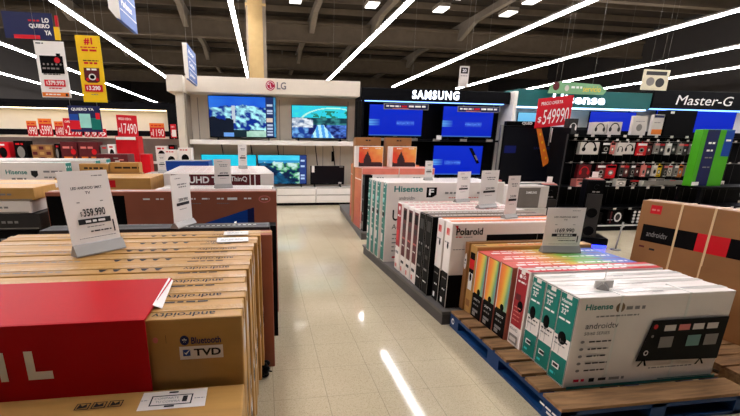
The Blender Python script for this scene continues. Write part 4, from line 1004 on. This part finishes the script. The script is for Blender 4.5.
rows = [(1.60, 'upper hook row', [(5.72, .38, .21, 'white', 'hp'), (6.03, .16, .2, 'black', 'b'), (6.18, .10, .2, 'pink', 'b'), (6.32, .14, .22, 'silver', 'hp'), (6.52, .22, .2, 'white', 'hp'), (6.76, .2, .22, 'red', 'b'), (6.93, .11, .21, 'dark red', 'b')] + [(7.07+i*.125, .11, .19+.01*(i % 3), ['grey', 'dark grey', 'silver', 'dark grey', 'grey', 'dark grey', 'grey', 'dark red', 'grey', 'dark grey', 'dark grey', 'grey'][i], 'b') for i in range(12)]),  # many small packs coloured darker, standing in for the rack's dim light
        (1.21, 'lower hook row', [(5.70, .26, .23, 'dark red', 'hp'), (6.02, .18, .22, 'dark red', 'b'), (6.24, .2, .24, 'red', 'b')] + [(6.44+i*.115, .10, .2+.01*(i % 3), ['dark grey', 'dark red', 'dark grey', 'dark red', 'pink', 'dark grey', 'white', 'yellow', 'dark grey', 'silver', 'grey', 'orange', 'grey', 'dark grey', 'grey', 'dark grey', 'silver', 'dark red'][i], 'b') for i in range(18)])]
for z, rn, items in rows:
    for i, (x, w, h, cn, kind) in enumerate(items):
        fn = pr_headphones(COLS[cn], BLACKC if cn != 'dark red' else RED) if kind == 'hp' else pr_blister(COLS[cn], [RED, PAPER, BLACKC, PINK][i % 4], i)
        nm = 'headphone_box' if kind == 'hp' else 'blister_pack'
        pack('%s %s, %s from the left on the %s' % (cn, 'headphone pack' if kind == 'hp' else 'blister pack', ORD[i] if i < 20 else '%dth' % (i+1), rn), x, GY-.13-.02*(i % 2), z-h-.03, w, h, .03 if kind == 'b' else .07, COLS[cn], fn, nm, 'pack', 'packs on the %s of the rack' % rn, True)
for i in range(12):
    cn = ['pink', 'dark grey', 'black', 'white', 'black', 'silver', 'white', 'grey', 'silver', 'black', 'grey', 'silver'][i]
    x = 5.62+i*.27; w = .2 if i < 7 else .14; h = .135-.02*(i % 3)
    pack('%s boxed gadget, %s from the left on the middle shelf' % (cn, ORD[i]), x, GY-.2, .80, w, h, .14, COLS[cn], pr_blister(COLS[cn], [BLACKC, RED, PAPER][i % 3], i+1), 'gadget_box', 'box', 'boxes on the middle rack shelf')
for i, (x, w, h, cn) in enumerate(((6.0, .3, .22, 'black'), (6.42, .34, .265, 'black'), (6.86, .24, .265, 'dark grey'), (7.3, .36, .25, 'black'), (7.8, .4, .26, 'dark grey'))):
    def fn(c, w, h, i=i):
        c.rect(.004, .004, w-.004, h-.004, BLACKC)
        if i == 1: c.ell(w*.65, h*.5, .075, .09, PAPER); c.ell(w*.65, h*.5, .05, .06, DGREY); c.bars(.02, h*.3, .1, .01, TEXTW, 3); c.rect(.06, .02, .09, h*.9, DRED)
        elif i == 2:
            for a in range(4):
                for b in range(2): c.ell(w*.3+b*w*.4, h*.15+a*h*.23, .03, .025, PAPER)
        else: c.bars(.03, h*.5, w*.6, .015, TEXTG, i)
    pack('%s boxed speaker, %s from the left on the lowest shelf' % (cn, ORD[i]), x, GY-.24, .108, w, h, .2, BLACKC, fn, 'speaker_box', 'box', 'boxes on the lowest rack shelf')
# lime and navy tall carton standing by the rack on a black table
t = thing('display_table', 'low black table before the accessory rack under the lime carton', 'table', (8.0, 5.95, 0))
mb = MB(); mb.box(-.7, 1.0, -.22, .22, .82, .86, BLACKL, .006); mb.build('top', t)
for sx in (-.65, .95):
    for sy in (-.18, .18):
        mb = MB(); mb.box(sx-.025, sx+.025, sy-.025, sy+.025, 0, .82, BLACKL); mb.build('leg', t)
carton('television_box', 'lime green and navy carton standing before the accessory rack', 7.22, 5.86, .862, .62, .14, .93, GREENP, front=lambda c, w, h: (c.rect(.085, .004, .33, h-.004, NAVY), c.rect(.45, .5, w-.004, h-.004, BLUEP), c.rect(.02, .01, .16, .07, PAPER), c.bars(.15, h*.75, .13, .03, TEXTW, 3), c.bars(.15, h*.62, .12, .03, TEXTW, 4), c.bars(.15, h*.5, .14, .02, TEXTG, 5), c.bars(.15, h*.33, .14, .02, TEXTG, 6), c.bars(w-.14, h*.8, .1, .03, TEXTW, 5)))
mb = MB(); mb.prism([(0, 0), (1.55, 0), (1.62, .1), (1.4, .24), (.9, .26), (.3, .28), (.05, .2)], 'y', 0, .012, DOOR_G)
c = Canvas(mb, (0, -.002, 0), (1, 0, 0), (0, 0, 1)); c.ell(.2, .17, .09, .1, DRED); c.ell(.5, .13, .06, .07, OFFW); c.bars(.62, .13, .3, .05, TEXTW, 4); c.text('servicio', .95, .06, .5, .13, YELLOW, .0)
for q in (.3, 1.2): mb.tube((q, .006, .24), (q, .006, 6.35), .003, METAL, 5)
tag(mb.build('hanging_sign', None, (7.02, 9.6, 2.76)), 'green service sign hung in front of the teal header', 'sign')

# ------------------------------------------------------------------ hanging banners and signs
def wires(t, xs, z, top=9.15, y=.004):
    for x in xs:
        mb = MB(); mb.tube((x, y, z), (x, y, top), .002, METAL, 5); mb.build('hanging_wire', t)
t = thing('hanging_banner', 'white hanging banner with cooker photo and red 379.990 price', 'banner', (-2.83, 6.0, 2.03))
mb = MB(); mb.box(0, .35, 0, .006, 0, .67, PAPER); mb.build('board', t)
mb = MB(); c = Canvas(mb, (0, -.001, 0), (1, 0, 0), (0, 0, 1)); c.bars(.02, .635, .09, .014, TEXTB, 2)
c.rect(.04, .29, .315, .50, BLACKC); c.rect(.24, .5, .29, .53, BLACKC); c.ell(.245, .45, .035, .035, RED)
for i in range(5): c.ell(.08+i*.05, .4, .012, .012, MGREY)
c.bars(.06, .34, .2, .02, MGREY, 4); c.bars(.06, .275, .2, .012, TEXTB, 6)
c.rect(.055, .135, .305, .215, SIGNRED); c.text('$', .075, .152, .018, .045, TEXTW, .01); c.text('379.990', .1, .15, .19, .055, TEXTW, .03); c.bars(.1, .105, .16, .012, SIGNRED, 3); c.rect(.01, .012, .33, .062, ORANGE); c.rect(.29, .02, .315, .05, TEXTB); c.bars(.05, .03, .18, .014, TEXTW, 3)
mb.build('print', t); wires(t, (.03, .32), .67-.0, 7.12)
t = thing('hanging_banner', 'navy hanging banner reading LO QUIERO YA with red and yellow edge', 'banner', (-3.15, 6.02, 2.72))
mb = MB(); mb.box(0, .57, 0, .006, 0, .30, NAVY); mb.build('board', t)
mb = MB(); c = Canvas(mb, (0, -.001, 0), (1, 0, 0), (0, 0, 1)); c.text('LO', .49-.04, .19, .08, .055, TEXTW, .04); c.text('QUIERO', .29, .12, .24, .055, TEXTW, .04); c.text('YA', .46, .05, .08, .055, TEXTW, .04); c.bars(.29, .20, .13, .02, SIGNRED, 4); c.rect(.1, .0, .4, .045, SIGNRED); mb.build('print', t)
mb = MB(); mb.box(.572, .64, 0, .006, .0, .15, YELLOW); mb.box(.60, .64, 0, .006, .155, .28, SIGNRED); mb.build('edge_panel', t); wires(t, (.05, .5), .30, 6.4)
t = thing('hanging_banner', 'yellow hanging banner with coffee jar, #1 and red 3.290 price', 'banner', (-2.335, 6.0, 1.985))
mb = MB(); mb.box(0, .295, 0, .006, 0, .80, YELLOW); mb.build('board', t)
mb = MB(); c = Canvas(mb, (0, -.001, 0), (1, 0, 0), (0, 0, 1)); c.text('#1', .1, .69, .1, .085, SIGNRED, .04); c.bars(.05, .655, .2, .014, SIGNRED, 3); c.bars(.06, .615, .18, .024, SIGNRED, 5); c.bars(.06, .50, .19, .012, TEXTB, 6); c.bars(.07, .465, .16, .022, SIGNRED, 7)
c.poly([(.055, .42), (.245, .42), (.235, .26), (.2, .24), (.09, .24), (.05, .27)], DRED); c.bars(.09, .39, .12, .022, TEXTW, 3); c.ell(.148, .31, .045, .04, PAPER); c.ell(.148, .31, .03, .026, BLACKC); c.ell(.09, .28, .02, .02, RED); c.ell(.205, .28, .02, .02, RED)
c.rect(.04, .13, .26, .215, SIGNRED); c.text('$', .06, .15, .018, .045, TEXTW, .01); c.text('3.290', .09, .147, .14, .055, TEXTW, .03); c.bars(.11, .09, .08, .01, TEXTG, 3)
mb.build('print', t); wires(t, (.03, .265), .80, 7.16)
# directory signs hanging end on to the aisle
def directory(label, y0, y1, z0, z1, rows_, x=-1.77, cap=.14):
    t = thing('directory_sign', label, 'sign', (x, y0, z0), 0, 'blue aisle directory signs')
    mb = MB(); mb.box(-.05, .0, 0, y1-y0, 0, z1-z0, mat('directory_blue', (42, 84, 150), .45), .004); mb.build('board', t)
    mb = MB(); pts = [(-.05, 0), (-.05, z1-z0), (-.10, z1-z0), (-.085, (z1-z0)*.4), (-.06, .03)]
    mb.prism([(-.052, 0.02), (-.002, 0.0), (-.002, z1-z0), (-cap, z1-z0), (-cap+.01, .12)], 'y', -.012, -.002, WHITEL); mb.build('end_cap', t)
    mb = MB(); c = Canvas(mb, (.001, 0, 0), (0, 1, 0), (0, 0, 1)); H = z1-z0; L_ = y1-y0
    for i, s in enumerate(rows_):
        v = H-.16-i*.2
        if v > 0: c.text(s, L_*.12, v, L_*.6, .09, TEXTW, .02); c.rect(.02, v-.06, L_-.02, v-.05, TEXTW)
    mb.build('print', t)
    mb = MB(); mb.tube((-.025, .1, H), (-.025, .1, 9.15-z0), .004, METAL, 6); mb.tube((-.025, L_-.1, H), (-.025, L_-.1, 9.15-z0), .004, METAL, 6); mb.build('hanging_wire', t)
directory('blue aisle directory sign hanging nearer, cut off at the top', 6.05, 6.78, 3.0, 3.75, ('Audio', 'Video', 'Parlantes', 'Radio'))
directory('blue and white aisle directory sign hanging before the white display wall corner', 8.35, 9.35, 2.63, 3.25, ('Hogar', 'Cocina', 'Living'), -1.34, .085)
t = thing('hanging_sign', 'small white hanging tag above the dark display wall', 'sign', (4.65, 9.6, 2.83), 0, 'small hanging tags')
mb = MB(); mb.box(0, .24, 0, .01, 0, .46, OFFW); c = Canvas(mb, (0, -.001, 0), (1, 0, 0), (0, 0, 1)); c.rect(.03, .30, .21, .43, DGREY); c.bars(.04, .24, .16, .02, TEXTG, 3); c.text('20', .07, .33, .1, .07, TEXTW, .02); mb.build('board', t); wires(t, (.12,), .46, 6.3)
t = thing('hanging_sign', 'square patterned hanging tag above the black header', 'sign', (9.5, 9.5, 2.90), 0, 'small hanging tags')
mb = MB(); mb.box(0, .76, 0, .01, 0, .48, mat('cream_print', (214, 204, 176), .5)); c = Canvas(mb, (0, -.001, 0), (1, 0, 0), (0, 0, 1)); c.rect(.08, .35, .68, .44, DGREY); c.ell(.24, .2, .12, .1, MGREY); c.ell(.52, .18, .13, .11, DGREY); mb.build('board', t); wires(t, (.15, .6), .48, 6.2)

# ------------------------------------------------------------------ far left department
t = thing('partition', 'long beige lit back partition behind the red price signs', 'partition', (0, 15, 0))
mb = MB(); mb.box(-15.5, -3.15, 0, .15, 0, 2.50, BEIGE); mb.build('panel', t)
mb = MB(); mb.box(-15.5, -3.1, -.35, .15, 2.50, 2.74, BLACKL); mb.build('header', t)
mb = MB(); mb.box(-15.4, -3.2, -.3, -.22, 2.48, 2.498, WARMLED); mb.build('light_strip', t)
mb = MB(); mb.box(-15.5, -3.15, -.03, 0, 1.66, 1.84, BLACKL); mb.build('black_band', t)
mb = MB(); mb.box(-3.14, -2.6, -.4, .15, 0, 2.72, BLACKL); mb.build('end_post', t)
t = thing('gondola', 'long white shelf unit holding small appliances under the red signs', 'shelf unit', (0, 11, 0))
mb = MB(); mb.box(-9.5, -2.2, .45, .5, 0, 1.56, mat('gondola_grey', (110, 96, 86), .5)); mb.build('back_panel', t)
for z in (.1, .55, .98):
    mb = MB(); mb.box(-9.5, -2.2, 0, .45, z-.03, z, OFFW); mb.box(-9.5, -2.2, -.01, 0, z-.045, z+.01, PAPER); mb.build('shelf', t)
mb = MB(); mb.box(-9.5, -2.2, .05, .45, 0, .07, DGREY); mb.build('base', t)
r = random.Random(12)
names = {'dark red': DRED, 'white': PAPER, 'black': BLACKC, 'brown': KRAFT2, 'grey': MGREY, 'red': RED}
seq = [(-8.9, 'white', .3), (-8.5, 'red', .3), (-8.1, 'black', .3), (-7.7, 'dark red', .36), (-7.2, 'brown', .4), (-6.7, 'black', .36), (-6.3, 'red', .3), (-5.9, 'black', .3), (-5.42, 'brown', .5), (-5.08, 'black', .12), (-4.80, 'dark red', .40), (-4.34, 'dark red', .50), (-3.98, 'grey', .18), (-3.80, 'white', .2), (-3.58, 'black', .2),
       (-3.36, 'dark red', .2), (-2.60, 'white', .3), (-2.34, 'black', .18)]
for i, (x, cn, w) in enumerate(seq):
    h = .40+.03*(i % 4) if cn != 'dark red' else .48
    def fn(c, w, h, cn=cn, i=i):
        if cn == 'brown':
            for a in range(3):
                for b in range(3): c.rect(.02+a*w*.32, .03+b*h*.32, a*w*.32+w*.26, b*h*.32+h*.26, DRED if (a+b) % 2 else KRAFT); c.k -= 1
        elif cn == 'dark red': c.bars(.05, h*.66, w*.6, .05, PINK, i); c.ell(w*.75, h*.5, .06, .07, RED); c.bars(.05, .02, w*.8, .1, ORANGE, i+3)
        else: c.ell(w*.5, h*.45, w*.3, h*.28, BLACKC if cn in ('white', 'red') else MGREY); c.bars(.04, h*.8, w*.6, .04, RED if cn != 'red' else TEXTW, i)
    pack('%s appliance box, %s along the far white shelf unit' % (cn, ORD[i]), x, 11.04, .98, w-.02, h, .3, names[cn], fn, 'appliance_box', 'box', 'appliance boxes on the far shelf unit')
SG = 'red price signs on the far shelf unit'
for x, w, h, pr, lb, og in ((-5.75, .22, .36, '990', 'red far price sign at the left edge of the shelf row', True), (-5.48, .3, .42, '5990', 'red far price sign second along the shelf row', True), (-5.12, .2, .36, '1490', 'red and orange far price sign beside the 2990 sign', True), (-4.91, .40, .44, '2990', 'red far price sign reading 2990', False),
        (-4.45, .13, .2, '9', 'small red ticket under the collage banner, first', False), (-4.29, .13, .2, '9', 'small red ticket under the collage banner, second', False), (-4.13, .2, .2, '9', 'wider red ticket under the collage banner', False), (-2.87, .36, .36, '1190', 'red and orange far price sign reading 1190', True), (-2.36, .14, .34, '1', 'narrow red far price sign beside the wall corner', False)):
    red_price(lb, x, 11.2, 1.585, 0, w, h, pr, 'OFERTA', SG, post=-.03, orange=og)
t = thing('hanging_banner', 'navy hanging banner with pink white and teal collage', 'banner', (-3.82, 9, 1.66))
mb = MB(); mb.box(0, .6, 0, .006, 0, .5, NAVY); mb.build('board', t)
mb = MB(); c = Canvas(mb, (0, -.001, 0), (1, 0, 0), (0, 0, 1)); c.rect(0, .05, .2, .22, SIGNRED); c.rect(0, .22, .17, .34, BLUEP); c.rect(.19, .08, .4, .35, mat('mint_print', (150, 210, 200), .4)); c.rect(.40, .05, .58, .27, TEAL); c.rect(.5, .25, .58, .37, SIGNRED); c.text('QUIERO YA', .06, .40, .42, .06, TEXTW, .02); mb.build('print', t); wires(t, (.05, .55), .5, 7.4)
t = thing('display_stand', 'bright red display stand with rounded top in the left department', 'stand', (-2.95, 9.5, 0))
mb = MB(); mb.box(-.22, .24, 0, .4, 0, 1.60, RED, .02); mb.build('body', t)
mb = MB(); mb.box(-.2, .2, -.012, 0, 1.52, 1.58, TEXTW); mb.build('header_print', t)
mb = MB(); mb.box(.25, .45, 0, .3, 0, 1.22, RED, .02); mb.build('side_step', t)
red_price('red price sign reading 17490 on top of the red stand', -3.13, 9.6, 1.61, 0, .42, .43, '17490', 'PRECIO OFERTA', SG, tilt=-.03)
def pattern(c, w, h):
    rr = random.Random(5)
    for i in range(40): c.rect(a := rr.uniform(.02, w-.12), b := rr.uniform(.02, h-.04), a+.08, b+.02, [PINK, DRED, OFFW, MGREY][i % 4])
carton('gift_box', 'pink and dark red patterned box beside the red stand', -3.0, 7.9, 0, .54, .4, 1.26, DRED, front=pattern)
for x, y, z, h, lb in ((-1.62, 8.2, 0, 1.38, 'white standing appliance carton beyond the blue cartons'), (-1.90, 8.3, 0, 1.34, 'white appliance carton with black disc beyond the kraft pile')):
    carton('appliance_carton', lb, x, y, z, .24, .24, h, WHITE, 'white cartons beyond the blue ones', front=lambda c, w, h: (c.ell(w*.5, h-.2, .07, .08, BLACKC), c.bars(.03, h-.36, .16, .04, TEXTG, 3), c.bars(.03, h-.05, .14, .02, RED, 4)))
